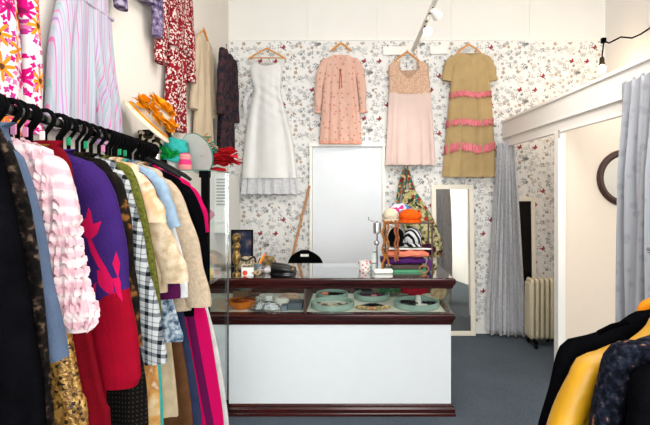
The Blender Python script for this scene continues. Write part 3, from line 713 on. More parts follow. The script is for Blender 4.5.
rack_garment('gold_sequin_dress', 'gold sequinned dress under the slate blue shirt on left rack', 'dress', 1.27, [(nk(1.27)[0], nk(1.27)[1]), (52, 160), (60, 190), (64, 260), (70, 330), (80, 390), (87, 425)], 620, goldm, seed=5)
redk = fab('crimson_wool', C(152, 8, 36), .9, .1)
rack_garment('crimson_dress', 'dark crimson dress hanging between gold sequins and purple coat', 'dress', 1.35, [(nk(1.35)[0]+6, nk(1.35)[1]-6), (62, 142), (70, 165), (78, 230), (88, 320), (104, 400), (110, 425)], 600, fab('dark_crimson', C(118, 8, 24), .85, .18), seed=6)
# purple coat with the crimson cuffs and leaf pattern
Yc = 1.46
purple = fab('purple_wool', C(60, 34, 104), .9, .1, 20, .4)
magenta = fab('magenta_wool', C(206, 20, 84), .9, .08)
tc, bc = rack_garment('purple_coat', 'purple wool coat with magenta leaf motif and crimson lower half', 'coat', Yc, [(nk(Yc)[0], nk(Yc)[1]), (84, 152), (100, 163), (112, 185), (119, 210), (126, 260), (133, 320), (141, 378)], 470, purple, sleeve=(24, 384, 2), seed=7, depth=.034, fold=.004, sw=.86)
def pinp(x, y, poly):
    c = False; j = len(poly)-1
    for i in range(len(poly)):
        xi, yi = poly[i]; xj, yj = poly[j]
        if (yi > y) != (yj > y) and x < (xj-xi)*(y-yi)/(yj-yi)+xi: c = not c
        j = i
    return c
Yc = YM(Yc)
leaves = [[(85, 211), (91, 219), (94, 217), (97, 206), (100, 216), (101, 223), (109, 220), (105, 232), (98, 239), (92, 235), (87, 226)], [(95, 238), (99, 238), (106, 254), (112, 264), (118, 276), (121, 292), (114, 280), (104, 262), (99, 252)],
          [(104, 268), (108, 268), (114, 278), (120, 290), (116, 291), (108, 284), (105, 278)], [(92, 305), (96, 290), (104, 279), (102, 294), (98, 304), (94, 309)], [(79, 281), (86, 274), (97, 270), (92, 279), (84, 284)],
          [(118, 262), (121, 250), (124, 262), (123, 276)], [(118, 276), (122, 290), (128, 300), (124, 276)]]
redline = [(60, 300), (78, 299), (88, 304), (95, 312), (104, 302), (112, 293), (119, 291), (127, 288), (150, 284)]
def red_below(x, y):
    for (x0, y0), (x1, y1) in zip(redline, redline[1:]):
        if x0 <= x <= x1: return y > y0+(y1-y0)*(x-x0)/(x1-x0)
    return y > 300
for ob in tc.children:
    if ob.name.split('.')[0] not in ('sleeve', 'garment_body'): continue
    sub = ob.modifiers.new('s', 'SUBSURF'); sub.levels = 3 if ob.name.startswith('sleeve') else 2; sub.subdivision_type = 'SIMPLE'
    dg = bpy.context.evaluated_depsgraph_get(); me = bpy.data.meshes.new_from_object(ob.evaluated_get(dg))
    ob.modifiers.clear(); ob.data = me
    while len(me.materials) < 3: me.materials.append(None)
    me.materials[0] = purple; me.materials[1] = magenta; me.materials[2] = redk
    o0 = wloc(tc)
    for p in me.polygons:
        w = p.center+o0; xx = w.x if w.x > RX(Yc) else 2*RX(Yc)-w.x
        px, py = CX+F*xx/Yc, CY-F*(w.z-H)/Yc
        p.material_index = 1 if any(pinp(px, py, l) for l in leaves) else (2 if red_below(px, py) else 0)
        p.use_smooth = True
def darkprint(nt, co): return ramp(nt, tnoise(nt, co, 16, 4), [(.45, C(22, 18, 18)), (.56, C(40, 32, 24)), (.62, C(150, 96, 48)), (.7, C(90, 66, 30)), (.76, C(30, 24, 22))])
rack_garment('printed_jacket', 'black jacket with amber print between purple coat and plaid shirt', 'jacket', 1.58, [(nk(1.58)[0], nk(1.58)[1]), (108, 160), (120, 172), (128, 200), (134, 260), (139, 310), (142, 345)], 350, pat('amber_print', darkprint), sleeve=(12, 346, 2), seed=8)
def gridp(nt, co):
    s = sep(nt, co); a = mth(nt, 'LESS_THAN', mth(nt, 'FRACT', mth(nt, 'ADD', mth(nt, 'MULTIPLY', s[0], 90), 50)), .35); b = mth(nt, 'LESS_THAN', mth(nt, 'FRACT', mth(nt, 'ADD', mth(nt, 'MULTIPLY', s[2], 70), 50)), .35)
    return mix(nt, mth(nt, 'MULTIPLY', a, b), C(18, 16, 16), C(58, 50, 40))
rack_garment('tweed_skirt', 'black dotted tweed dress whose hem shows below the purple coat', 'dress', 1.64, [(nk(1.64)[0], nk(1.64)[1]), (112, 170), (118, 220), (124, 300), (142, 360), (148, 425)], 560, pat('dotted_tweed', gridp), seed=9)
def plaidp(nt, co):
    s = sep(nt, co)
    sx = ramp(nt, mth(nt, 'FRACT', mth(nt, 'ADD', mth(nt, 'MULTIPLY', s[0], 25), 50.2)), [(0, (0, 0, 0, 1)), (.28, (1, 1, 1, 1)), (.55, (.2, .2, .2, 1)), (.62, (1, 1, 1, 1))], 'CONSTANT')
    sz = ramp(nt, mth(nt, 'FRACT', mth(nt, 'ADD', mth(nt, 'MULTIPLY', mth(nt, 'ADD', s[2], mth(nt, 'MULTIPLY', s[0], .35)), 24), 50)), [(0, (0, 0, 0, 1)), (.3, (1, 1, 1, 1)), (.55, (.2, .2, .2, 1)), (.62, (1, 1, 1, 1))], 'CONSTANT')
    av = nd(nt, 'ShaderNodeMix', {0: .5, 6: sx, 7: sz}, data_type='RGBA').outputs[2]
    return ramp(nt, av, [(0, C(22, 24, 28)), (.5, C(118, 122, 128)), (1, C(196, 198, 200))])
rack_garment('plaid_shirt', 'black and white plaid shirt on the left rack', 'shirt', 1.7, [(nk(1.7)[0], nk(1.7)[1]), (118, 160), (126, 170), (132, 190), (141, 230), (149, 270), (157, 305), (164, 340), (167, 358)], 330, pat('black_white_plaid', plaidp), sleeve=(13, 362, 2), seed=10)
olivef = fab('moss_boucle', C(98, 100, 42), 1, .5, 90, .9, 90)
rack_garment('moss_cardigan', 'moss green boucle cardigan showing as a thin strip beside the plaid', 'cardigan', 1.78, [(nk(1.78)[0], nk(1.78)[1]), (126, 164), (135, 176), (144, 205), (151, 240), (157, 275), (161, 310)], 330, olivef, seed=11)
tied = pat('peach_tie_dye', p_noise(9, [(.35, C(240, 214, 186)), (.47, C(236, 176, 130)), (.56, C(244, 222, 200)), (.64, C(224, 140, 90))]))
rack_garment('tie_dye_shirt', 'peach tie-dye short sleeved shirt on the left rack', 'shirt', 1.86, [(nk(1.86)[0], nk(1.86)[1]), (140, 164), (148, 174), (157, 195), (165, 214)], 262, tied, sleeve=(12, 222, 2), seed=12, sw=1.15)
rack_garment('marbled_dress', 'long orange and cream marbled dress showing below the plaid shirt', 'dress', 1.9, [(nk(1.9)[0], nk(1.9)[1]), (140, 172), (146, 200), (150, 280), (156, 350), (160, 425)], 520, pat('marble_print', p_noise(11, [(.38, C(238, 216, 180)), (.5, C(226, 170, 100)), (.58, C(196, 130, 70)), (.64, C(240, 220, 190))])), seed=13)
sheer = pat('beige_lace', p_noise(30, [(.35, C(196, 170, 138)), (.55, C(222, 200, 172)), (.7, C(234, 216, 192))]), bump=.6)
rack_garment('lace_blouse', 'beige lace blouse in front of the pale denim shirt', 'blouse', 1.94, [(nk(1.94)[0], nk(1.94)[1]), (148, 178), (158, 205), (168, 225), (178, 250), (187, 270)], 292, sheer, sleeve=(13, 282, 2), seed=14, sw=1.1)
rack_garment('teal_dress', 'teal dress showing as a thin line below the left rack garments', 'dress', 1.98, [(nk(1.98)[0], nk(1.98)[1]), (146, 180), (152, 230), (156, 300), (160, 360), (163.5, 425)], 500, fab('teal', C(60, 176, 168)), seed=15)
rack_garment('plum_blouse', 'plum blouse hem beneath the beige lace blouse', 'top', 2.02, [(nk(2.02)[0], nk(2.02)[1]), (150, 180), (160, 205), (168, 235), (176, 265), (180.5, 290)], 298, fab('plum', C(86, 24, 72)), seed=16)
bluew = pat('blue_white_print', p_noise(46, [(.4, C(70, 88, 116)), (.52, C(150, 168, 190)), (.62, C(214, 222, 230))]))
rack_garment('blue_print_tunic', 'blue and white printed tunic hem below the plum blouse', 'tunic', 2.06, [(nk(2.06)[0], nk(2.06)[1]), (150, 182), (160, 220), (168, 280), (178, 320), (183, 336)], 341, bluew, seed=17)
rack_garment('denim_shirt', 'pale blue denim shirt with rolled sleeve on the left rack', 'shirt', 2.1, [(nk(2.1)[0], nk(2.1)[1]), (155, 170), (163, 177), (169, 190), (175, 210), (180, 226)], 300, fab('pale_denim', C(156, 182, 208), .9, .12, 40), sleeve=(7, 228, 2), seed=18, sw=1.1)
rack_garment('beige_trousers', 'beige trousers hanging low beside the marbled dress', 'trousers', 2.13, [(nk(2.13)[0], nk(2.13)[1]), (152, 200), (160, 260), (168, 320), (174, 370), (178, 412)], 416, fab('beige_twill', C(206, 182, 150)), seed=19)
rack_garment('white_shirt', 'white shirt tails showing in front of the beige wool jacket', 'shirt', 2.16, [(nk(2.16)[0], nk(2.16)[1]), (158, 184), (168, 205), (177, 235), (185, 265), (188, 290)], 297, fab('white_cotton', C(228, 228, 232)), seed=20)
woolb = fab('beige_wool', C(202, 180, 156), 1, .14, 60, .8, 110)
rack_garment('beige_jacket', 'beige wool jacket with long sleeve near the end of left rack', 'jacket', 2.24, [(nk(2.24)[0], nk(2.24)[1]), (164, 170), (174, 180), (186, 204), (197, 240), (206, 280), (211, 302)], 310, woolb, sleeve=(13, 306, 2), seed=21)
rack_garment('brown_trousers', 'brown trousers hanging below the beige wool jacket', 'trousers', 2.29, [(nk(2.29)[0], nk(2.29)[1]), (160, 200), (170, 260), (178, 320), (188, 380), (193, 425)], 480, fab('brown_twill', C(98, 64, 40), .85, .2), seed=22)
rack_garment('navy_trousers', 'navy trousers hanging beside the pink striped trousers', 'trousers', 2.34, [(nk(2.34)[0], nk(2.34)[1]), (164, 200), (174, 260), (185, 320), (196, 380), (202, 425)], 480, fab('navy_twill', C(46, 54, 84), .85, .15), seed=23)
rack_garment('black_jacket', 'black jacket with pink lapel badge at the end of left rack', 'jacket', 2.38, [(nk(2.38)[0], nk(2.38)[1]), (178, 176), (191, 185), (200, 204), (206, 236), (209, 270)], 316, fab('black_crepe', C(10, 10, 13), .85, .2, spec=0), sleeve=(10, 290, 2), seed=24)
def pinkstripe(nt, co):
    s = sep(nt, co)
    return ramp(nt, mth(nt, 'FRACT', mth(nt, 'ADD', mth(nt, 'MULTIPLY', mth(nt, 'ADD', s[0], mth(nt, 'MULTIPLY', s[2], .178)), -8.93), 53.51)), [(0, C(206, 10, 92)), (.36, C(96, 18, 72)), (.66, C(206, 10, 92))], 'CONSTANT')
rack_garment('pink_trousers', 'hot pink and plum striped trousers at the end of left rack', 'trousers', 2.45, [(nk(2.45)[0], nk(2.45)[1]), (184, 182), (190, 220), (200, 290), (208, 320), (218, 380), (224, 425)], 470, pat('pink_plum_stripe', pinkstripe), seed=25)
rack_garment('pink_blouse', 'hot pink blouse sleeve behind the black jacket by the glass cabinet', 'blouse', 2.5, [(nk(2.5)[0], nk(2.5)[1]), (188, 180), (196, 187), (203, 202), (207, 214), (208.5, 226)], 250, fab('hot_pink', C(200, 12, 92)), sleeve=(6, 232, 2), seed=26)
rack_garment('white_trousers', 'white trousers at the far end of the left rack', 'trousers', 2.56, [(nk(2.56)[0], nk(2.56)[1]), (190, 200), (196, 250), (206, 300), (216, 340), (224, 385), (229, 425)], 450, fab('white_denim', C(222, 220, 220)), seed=27)
# spare hangers crowding the rail
for i in range(14):
    Y = 1.06+i*.078
    hanger(facing(Y), RX(Y)-.004*(i % 3), RZ+.026, .035, .13, black_plastic, 'black plastic hanger hooked on the left rail among clothes', 'black hangers on the left rail', .008, hookr=.025, zn=RZ-.1, wire=.0055)
for i, (Y, hw_, ye) in enumerate(((2.2, .16, 177), (2.3, .19, 180))):
    hanger(facing(Y), RX(Y), RZ+.026, hw_, RZ+.026-PZ(ye, Y), black_plastic, 'black hanger arm sloping above the %s at the end of left rail' % ('beige wool jacket' if i == 0 else 'black jacket'), 'black hangers at the end of left rail', .011, hookr=.025, zn=PZ(159, Y), wire=.0055)
# size markers: small green and pink hook tabs
for i, (Y, c) in enumerate(((1.40, 0), (1.52, 0), (1.66, 1), (1.82, 0), (1.88, 0), (1.12, 1), (1.17, 1), (1.25, 2))):
    m_ = [mat('green_tab', C(20, 150, 100), .5), mat('pink_tab', C(206, 130, 170), .5), mat('white_tab', C(230, 220, 224), .5)][c]
    o = MB().box(RX(Y)+.01, RX(Y)+.024, Y-.006, Y-.002, RZ-.06, RZ-.036).build('size_tag', m_, smooth=False, bevel=.002)
    tag(o, ['small green size tag hanging among the black hangers on left rail', 'small pink tag hanging among the black hangers on left rail', 'small white tag hanging above the pink cardigan'][c], 'tag', ['green size tags on the rail', 'pink tags on the rail', 'white tags on the rail'][c])

# ------------------------------------------------------------------ clothes rack on the right
RXR, RZR = .86, 1.39
def rr_(Y): return RXR
r2 = thing('clothes_rack', (RXR, .9, 0), 'low clothes rail carrying the dark and yellow jackets at lower right', 'rack')
MB().tube([(RXR, .3, RZR), (RXR, 1.38, RZR)], .014, 14).build('rail', chrome, r2)
for y in (.33, 1.355):
    MB().tube([(RXR, y, .03), (RXR, y, RZR-.012)], .014, 12).build('upright', chrome, r2)
    MB().tube([(RXR-.22, y, .03), (RXR+.22, y, .03)], .014, 12).build('foot_bar', chrome, r2)
def lacenavy(nt, co): return ramp(nt, tnoise(nt, co, 75, 4), [(.42, C(8, 10, 18)), (.55, C(24, 28, 42)), (.66, C(44, 44, 54)), (.72, C(150, 96, 54))])
leather = mat('yellow_leather', C(184, 134, 14), .42, var=.1, vscale=14, bump=.4, bscale=40)
rack_garment('orange_sweater', 'orange garment collar peeking out behind the black jacket at right edge', 'sweater', 1.28, [(668, 292), (652, 298), (641, 304), (636, 320), (634, 360)], 430, fab('orange_knit', C(240, 140, 30)), rail=rr_, railz=RZR, side=-1, seed=70, depth=.02, hang=True)
rack_garment('black_jacket', 'black wool jacket behind the yellow jacket at lower right', 'jacket', 1.21, [(672, 303), (648, 311), (629, 314), (600, 331), (576, 344), (563, 351), (557, 362), (549, 392), (540, 428), (534, 455)], 560, fab('black_felt', C(10, 10, 13), .95, .2, spec=0), sleeve=(12, 520, 3), rail=rr_, railz=RZR, side=-1, seed=71, depth=.03)
MB_ = MB().tube([P(598, 333, 1.165), P(612, 326, 1.165), P(628, 322, 1.165)], .006, 8)
tag(MB_.build('bag_strap', fab('black_strap', C(6, 6, 7), .8, spec=0)), 'thin black strap lying across the black wool jacket shoulder at right', 'strap')
rack_garment('yellow_jacket', 'mustard yellow leather jacket at lower right', 'jacket', 1.11, [(684, 304), (655, 315), (640, 329), (615, 344), (588, 360), (574, 369), (569, 380), (559, 402), (547, 432), (540, 455)], 600, leather, sleeve=(15, 540, 3), rail=rr_, railz=RZR, side=-1, seed=72, depth=.032)
rack_garment('navy_lace_jacket', 'navy lace jacket with copper specks in front of yellow jacket', 'jacket', 1.02, [(700, 325), (658, 335), (640, 338), (622, 343), (610, 351), (605, 362), (600, 380), (594, 400), (591, 430), (588, 455)], 620, pat('navy_lace', lacenavy, bump=.9, bscale=60), sleeve=(14, 560, 3), rail=rr_, railz=RZR, side=-1, seed=73, depth=.03)
rack_garment('black_blazer', 'smooth black blazer nearest at the lower right corner', 'jacket', .94, [(710, 340), (676, 350), (655, 358), (641, 367), (634, 380), (630, 400), (628, 430), (627, 455)], 640, fab('black_suiting', C(10, 10, 13), .7, .2, spec=0), sleeve=(14, 580, 3), rail=rr_, railz=RZR, side=-1, seed=74, depth=.03)

# ------------------------------------------------------------------ glass cabinet and hats
cX0, cX1, cY0, cY1, cZ = -1.30, -.84, 2.80, 3.28, 1.672
gc = thing('glass_cabinet', ((cX0+cX1)/2, (cY0+cY1)/2, 0), 'tall glass display cabinet with black front posts beside the counter', 'cabinet')
pw = .042
for x in (cX0, cX1-pw): MB().box(x, x+pw, cY0, cY0+pw, 0, cZ-.004).build('post', black_metal, gc, smooth=False, bevel=.003)
for x in (cX0, cX1-.01): lab(MB().box(x, x+.01, cY1-.01, cY1, 0, cZ-.004).build('post', chrome, gc, smooth=False), 'slim silver rear post')
MB().box(cX0, cX1, cY0, cY1, .03, .12).build('base', black_metal, gc, smooth=False, bevel=.004)
MB().box(cX1-pw-.012, cX1+.002, cY0-.002, cY0+pw+.01, cZ-.045, cZ-.0041).build('corner_bracket', black_metal, gc, smooth=False, bevel=.003)
def pane(name, b, par=gc, gm=glass): return MB().box(*b).build(name, gm, par, smooth=False)
pane('side_glass', (cX1-.012, cX1-.006, cY0+pw, cY1-.02, .12, cZ-.006))
pane('front_glass', (cX0+pw, cX1-pw, cY0+.01, cY0+.016, .12, cZ-.006))
for z in (.55, .98, 1.33): pane('shelf', (cX0+.02, cX1-.014, cY0+.045, cY1-.025, z, z+.006))
tpg = pane('top_glass', (cX0, cX1, cY0, cY1, cZ-.004, cZ))
MB().box(cX0, cX1, cY0-.002, cY0, cZ-.005, cZ+.001).box(cX1, cX1+.002, cY0, cY1, cZ-.005, cZ+.001).build('glass_edge', glass_edge, gc, smooth=False)
# folded and bundled things on the shelves
def bundle(name, label, c, r, m_, cat, seed=0, group=None):
    b = MB().ball(c, r[0], r[1], r[2], 20, bumpy=.35); o = b.build(name, m_); return tag(o, label, cat, group)
bundle('scarf', 'magenta scarf bundled on the cabinet shelf', (-.94, 3.0, 1.395), (.07, .08, .06), fab('magenta_scarf', C(214, 24, 110), vscale=30), 'scarf')
bundle('scarf', 'yellow scarf bundled on the lower cabinet shelf', (-.93, 2.98, 1.032), (.07, .08, .05), fab('yellow_scarf', C(236, 190, 40), vscale=30), 'scarf')
bundle('scarf', 'navy scarf bundled on the cabinet shelf', (-1.1, 3.02, 1.39), (.07, .09, .055), fab('navy_scarf', C(48, 44, 92), vscale=30), 'scarf')
hf = MB().box(-1.15, -.95, 3.0, 3.2, .12, .38).build('storage_box', mat('grey_card', C(150, 150, 150), .8), smooth=False, bevel=.004); tag(hf, 'grey box on the floor of glass cabinet', 'box')
# hatbox and hats on top
checker = pat('black_cream_print', lambda nt, co: ramp(nt, nd(nt, 'ShaderNodeTexVoronoi', {'Vector': co, 'Scale': 50.0}).outputs['Color'], [(0, C(24, 22, 20)), (.45, C(214, 200, 176)), (.7, C(60, 50, 40))], 'CONSTANT'))
hb = thing('hatbox', (-1.218, 2.98, cZ), 'black and cream patterned hatbox under the tilted cream hat', 'box')
MB().lathe([(0, cZ+.001), (.1, cZ+.001), (.1, cZ+.2), (0, cZ+.2)], Matrix.Translation((-1.218, 2.98, 0)), 36).build('box_body', checker, hb)
MB().lathe([(0, cZ+.2), (.105, cZ+.2), (.105, cZ+.24), (.1, cZ+.245), (0, cZ+.245)], Matrix.Translation((-1.218, 2.98, 0)), 36).build('lid', checker, hb)
straw = fab('cream_straw', C(238, 226, 204), .8, .06, 40, .4, 140)
orange = fab('orange_silk', C(250, 158, 20), .6, .2, 30, .5, 60)
hc = Vector((PX(150, 2.75), 2.75, PZ(119, 2.75)))
nrm = Vector((.70, .10, .70)).normalized(); Rh = Matrix.Translation(hc) @ nrm.to_track_quat('Z', 'Y').to_matrix().to_4x4()
ch = thing('sun_hat', hc, 'cream wide brim hat covered in orange flowers, tilted on the hatbox', 'hat')
MB().lathe([(.0, .1), (.05, .098), (.075, .085), (.085, .05), (.09, .01), (.1, .0), (.135, -.012), (.163, -.03), (.165, -.024), (.137, -.004), (.1, .008), (.093, .014)], Rh, 48).build('straw_body', straw, ch)
MB().lathe([(.132, -.008), (.142, -.012), (.144, -.005), (.132, .002)], Rh, 48, closed=True).build('brim_binding', orange, ch)
of = MB(); rg = random.Random(11)
def blossom(mb, M, c, r, n_, rg, lift=.6):
    for k in range(n_):
        a = rg.uniform(0, 2*PI); el = rg.uniform(.1, 1.3); l = r*rg.uniform(.7, 1.1); wv = l*.55
        d = Vector((math.cos(a)*math.cos(el), math.sin(a)*math.cos(el), math.sin(el)*lift)); sd = Vector((-math.sin(a), math.cos(a), 0)); up = d.cross(sd)
        pts = []
        for t in (0, .35, .7, 1):
            wq = wv*math.sin(PI*(.12+.8*t))*.9; cen = c+d*l*t-up*l*.3*t*t
            pts.append((cen-sd*wq+up*.15*wq, cen, cen+sd*wq+up*.15*wq))
        vs = [M @ p for row in pts for p in row]+[M @ (p-up*.002) for row in pts for p in row]; fs = []
        for i in range(3):
            for j in range(2):
                q = i*3+j; fs.append((q, q+1, q+4, q+3)); fs.append((12+q, 12+q+3, 12+q+4, 12+q+1))
        for i in range(3): fs += [(i*3, i*3+3, 15+i*3, 12+i*3), (i*3+2, 14+i*3, 17+i*3, i*3+5)]
        mb.add(vs, fs)
for k in range(14):
    a = k*2*PI/14; blossom(of, Rh, Vector((.098*math.cos(a), .098*math.sin(a), .03+.02*(k % 2))), .06, 14, rg, .8)
for k in range(5):
    a = k*2*PI/5; blossom(of, Rh, Vector((.055*math.cos(a), .055*math.sin(a), .095)), .06, 14, rg, .8)
of.build('flowers', orange, ch)
# white hat on its edge, teal band
wc = Vector((PX(197, 2.98), 2.98, cZ+.108)); nr2 = Vector((-.46, -.82, -.33)).normalized()
Rw = Matrix.Translation(wc) @ nr2.to_track_quat('Z', 'Y').to_matrix().to_4x4()
wh = thing('brim_hat', wc-Vector((0, 0, .108)), 'white brimmed hat with teal edge propped on the cabinet', 'hat')
MB().lathe([(0, -.06), (.05, -.056), (.065, -.04), (.07, -.01), (.11, .0), (.128, .004), (.128, .008), (.07, .004), (.0, .003)], Rw, 44).build('hat_body', fab('white_felt', C(234, 230, 226), .9, .03), wh)
MB().lathe([(.126, -.004), (.1315, -.002), (.1315, .006), (.126, .007)], Rw, 44, closed=True).build('edge_trim', fab('teal_trim', C(70, 130, 118)), wh)
MB().lathe([(.071, -.03), (.076, -.028), (.078, -.006), (.072, -.004)], Rw, 44, closed=True).build('band', fab('orange_band', C(232, 160, 90)), wh)
tf = MB(); rg = random.Random(2)
for k in range(6): blossom(tf, Matrix(), wc+Vector((.03+.016*k, .045, .105-.02*k)), .05, 8, rg, .7)
lab(tf.build('ribbon_flowers', pat('teal_peach', p_noise(16, [(.4, C(70, 160, 140)), (.5, C(220, 190, 150)), (.6, C(236, 150, 110))], 2, 'CONSTANT')), wh), 'teal and peach ribbon trimming')
tealm = fab('teal_silk', C(52, 170, 164), .5, .25, 14, .5, 40)
th_ = thing('cloche_hat', (PX(172, 2.92), 2.92, cZ), 'teal draped hat between the orange flowered hat and the white hat', 'hat')
MB().ball((PX(175, 2.92), 2.93, cZ+.13), .075, .07, .07, 24, bumpy=.3).build('crown', tealm, th_)
MB().lathe([(.06, .02), (.088, 0), (.092, .006), (.06, .05)], Matrix.Translation((PX(174, 2.92), 2.93, cZ+.055)) @ Matrix.Rotation(.25, 4, 'Y'), 36, closed=True).build('brim', tealm, th_)
MB().lathe([(0, 0), (.05, 0), (.045, .01), (.03, .03), (.035, .075), (0, .08)], Matrix.Translation((PX(172, 2.92), 2.93, cZ)), 24).build('stand', trim_white, th_)
fg = MB(); rg = random.Random(4)
for k in range(220):
    c = Vector((PX(163, 2.85), 2.86, cZ+.065)); d = Vector((rg.gauss(0, 1), rg.gauss(0, .6), abs(rg.gauss(0, .7)))).normalized()
    l = rg.uniform(.03, .075); q = c+Vector((rg.uniform(-.05, .05), rg.uniform(-.03, .03), rg.uniform(0, .03)))
    fg.tube([q, q+d*l*.5+Vector((0, 0, .008)), q+d*l], [.004, .007, .001], 5, flat=.5)
tag(fg.build('feather_boa', fab('emerald_feathers', C(16, 140, 60), .8, .3)), 'emerald green feather trim on cabinet top below the teal hat', 'feathers')
pk = MB().lathe([(0, 0), (.035, 0), (.04, .02), (.036, .05), (.03, .06), (.034, .085), (.02, .1), (0, .102)], Matrix.Translation((PX(185, 2.84), 2.84, cZ)), 24).build('pink_pillbox', pat('pink_bands', p_stripes(2, 16, [(0, C(232, 150, 150)), (.5, C(224, 60, 120))])))
tag(pk, 'small pink banded hat ornament behind the white hat brim', 'ornament')
rf = thing('fascinator', (PX(218, 3.1), 3.1, cZ), 'red feather and net fascinator at the cabinet top corner', 'hat')
rfm = fab('red_gauze', C(206, 34, 44), .7, .3, 30, .3); f_ = MB(); rg = random.Random(9)
I4 = Matrix()
for k in range(12): blossom(f_, I4, Vector((PX(219, 3.1)+rg.uniform(-.07, .08), 3.08+rg.uniform(-.05, .05), cZ+.04+rg.uniform(0, .06))), .1, 10, rg, .8)
f_.build('petals', rfm, rf)
MB().lathe([(0, .002), (.06, .002), (.05, .02), (0, .03)], Matrix.Translation((PX(218, 3.1), 3.08, cZ)), 24).build('disc', rfm, rf)
# white louvred heater on the left wall
hx = XL+.002
wh_ = thing('wall_heater', (XL, 4.85, 1.15), 'white louvred heater on the left wall seen through the cabinet', 'heater')
MB().box(hx, hx+.135, 4.62, 5.1, 1.13, 1.70).build('casing', mat('heater_white', C(226, 226, 222), .5, var=.01), wh_, smooth=False, bevel=.008)
lm = mat('louvre_grey', C(120, 124, 126), .6)
for k in range(9): MB().box(hx+.025, hx+.115, 4.614, 4.6195, 1.40+k*.03, 1.416+k*.03).build('louvre', lm, wh_, smooth=False)

# ------------------------------------------------------------------ shop counter
kY, kB = 3.315, 3.95
kx0, kx1 = -1.29, PX(451, kY)
ct = thing('shop_counter', ((kx0+kx1)/2, (kY+kB)/2, 0), 'white shop counter with mahogany mouldings and glass display top', 'counter')
def mould(z0, z1, prof, name, m_=mahog):
    """moulding carried round the front and the right end; prof = (outset, height 0..1)"""
    b = MB(); vs = []; n = len(prof)
    for (ax, ay) in ((kx0, 'a'), (kx1, 'b'), (kx1, 'c')):
        for o_, h in prof:
            z = z0+(z1-z0)*h
            if ay == 'a': vs.append((ax, kY-o_, z))
            elif ay == 'b': vs.append((ax+o_, kY-o_, z))
            else: vs.append((ax+o_, kB, z))
    fs = []
    for i in range(2):
        for j in range(n):
            a = i*n+j; c_ = i*n+(j+1) % n; fs.append((a, c_, c_+n, a+n))
    fs += [tuple(range(n)), tuple(range(2*n, 3*n))]
    b.add(vs, fs); return b.build(name, m_, ct, angle=25)
z1, z2, z3, z4, z5 = PZ(403.5, kY), PZ(324.5, kY), PZ(313, kY), PZ(288.5, kY), .945
MB().box(kx0, kx1, kY, kB, .04, z2).build('front_panel', counter_white, ct, smooth=False, bevel=.002)
mould(0, z1, [(-.01, 0), (.028, 0), (.028, .22), (.024, .28), (.024, .6), (.02, .66), (.014, .74), (.012, .9), (.004, 1), (-.01, 1)], 'plinth_moulding')
mould(z2, z3, [(-.03, 0), (.006, 0), (.01, .15), (.014, .3), (.014, .42), (.02, .5), (.026, .62), (.026, .82), (.018, .9), (.018, 1), (-.03, 1)], 'ledge_moulding')
mould(z4, z5, [(-.03, .12), (.0, .12), (.004, .0), (.012, .1), (.014, .3), (.022, .42), (.028, .6), (.028, .88), (.022, .97), (-.03, .97)], 'top_moulding')
MB().box(kx0, kx1-.01, kY+.01, kB, z2, z3-.004).build('display_floor', mat('cream_lining', C(232, 226, 214), .7, var=.03), ct, smooth=False)
xs = PX(305, kY)
MB().box(kx0, kx1-.02, kB-.012, kB, z3, z4).build('back_panel', mahog_v, ct, smooth=False)
MB().box(kx0, kx1, kB-.03, kB, z4, z5-.004).build('back_rail', mahog, ct, smooth=False)
MB().box(xs-.008, xs+.008, kY+.012, kB-.05, z3, z4).build('divider', mahog_v, ct, smooth=False)
pane('glass_front', (kx0, kx1-.006, kY+.003, kY+.008, z3-.002, z4+.006), ct)
pane('glass_side', (kx1-.012, kx1-.007, kY+.012, kB-.032, z3-.002, z4+.006), ct)
pane('glass_top', (kx0, kx1+.01, kY-.012, kB-.002, z5-.004, z5+.002), ct, glass_top_m)
kT = z5+.0025
kF = z3-.003

# trays in the display
traym = mat('sage_tray', C(152, 174, 164), .6, var=.08)
def tray(label, px, Yc, r, items, seed):
    c = Vector((PX(px, Yc), Yc, kF)); t = thing('round_tray', c, label, 'tray', 'round trays in the counter')
    MB().lathe([(0, 0), (r*.96, 0), (r, .004), (r, .04), (r-.008, .042), (r-.012, .038), (r-.014, .008), (0, .008)], Matrix.Translation(c), 48).build('tray_body', traym, t)
    MB().lathe([(0, .0085), (r-.016, .0085), (r-.016, .011), (0, .012)], Matrix.Translation(c), 40).build('lining', mat('tray_lining', items, .9, var=.15, vscale=50), t)
    return c
def ring_item(name, label, c, R, r, m_, M=None, group=None, cat='jewellery'):
    pts = [Vector((R*math.cos(a), R*.8*math.sin(a), 0)) for a in [2*PI*i/24 for i in range(24)]]
    o = MB().tube([Vector(c)+(M @ p if M else p) for p in pts], r, 8, closed=True).build(name, m_); return tag(o, label, cat, group)
def beads(name, label, pts, r, m_, group=None, cat='necklace'):
    b = MB()
    for p in pts: b.ball(p, r, n=8)
    return tag(b.build(name, m_), label, cat, group)
def curl(c, R, n, rg, h=.0, sq=.7):
    return [Vector(c)+Vector((R*math.cos(a)*(1+.25*math.sin(3*a+rg)), R*sq*math.sin(a)*(1+.2*math.cos(2*a+rg)), h)) for a in [2*PI*i/n for i in range(n)]]
gold = mat('gold_metal', C(206, 160, 90), .3, 1, .1)
silver = mat('silver_metal', C(210, 210, 214), .25, 1, .08)
pearl = mat('pearl', C(232, 226, 218), .3, var=.05)
coral = mat('coral_bead', C(236, 132, 104), .4, var=.15)
blackb = mat('jet_bead', C(16, 15, 17), .25, var=.1)
c1 = tray('round sage tray of small gold trinkets, front of counter display', 332.5, 3.505, .158, C(206, 200, 190), 1)
rg = random.Random(21)
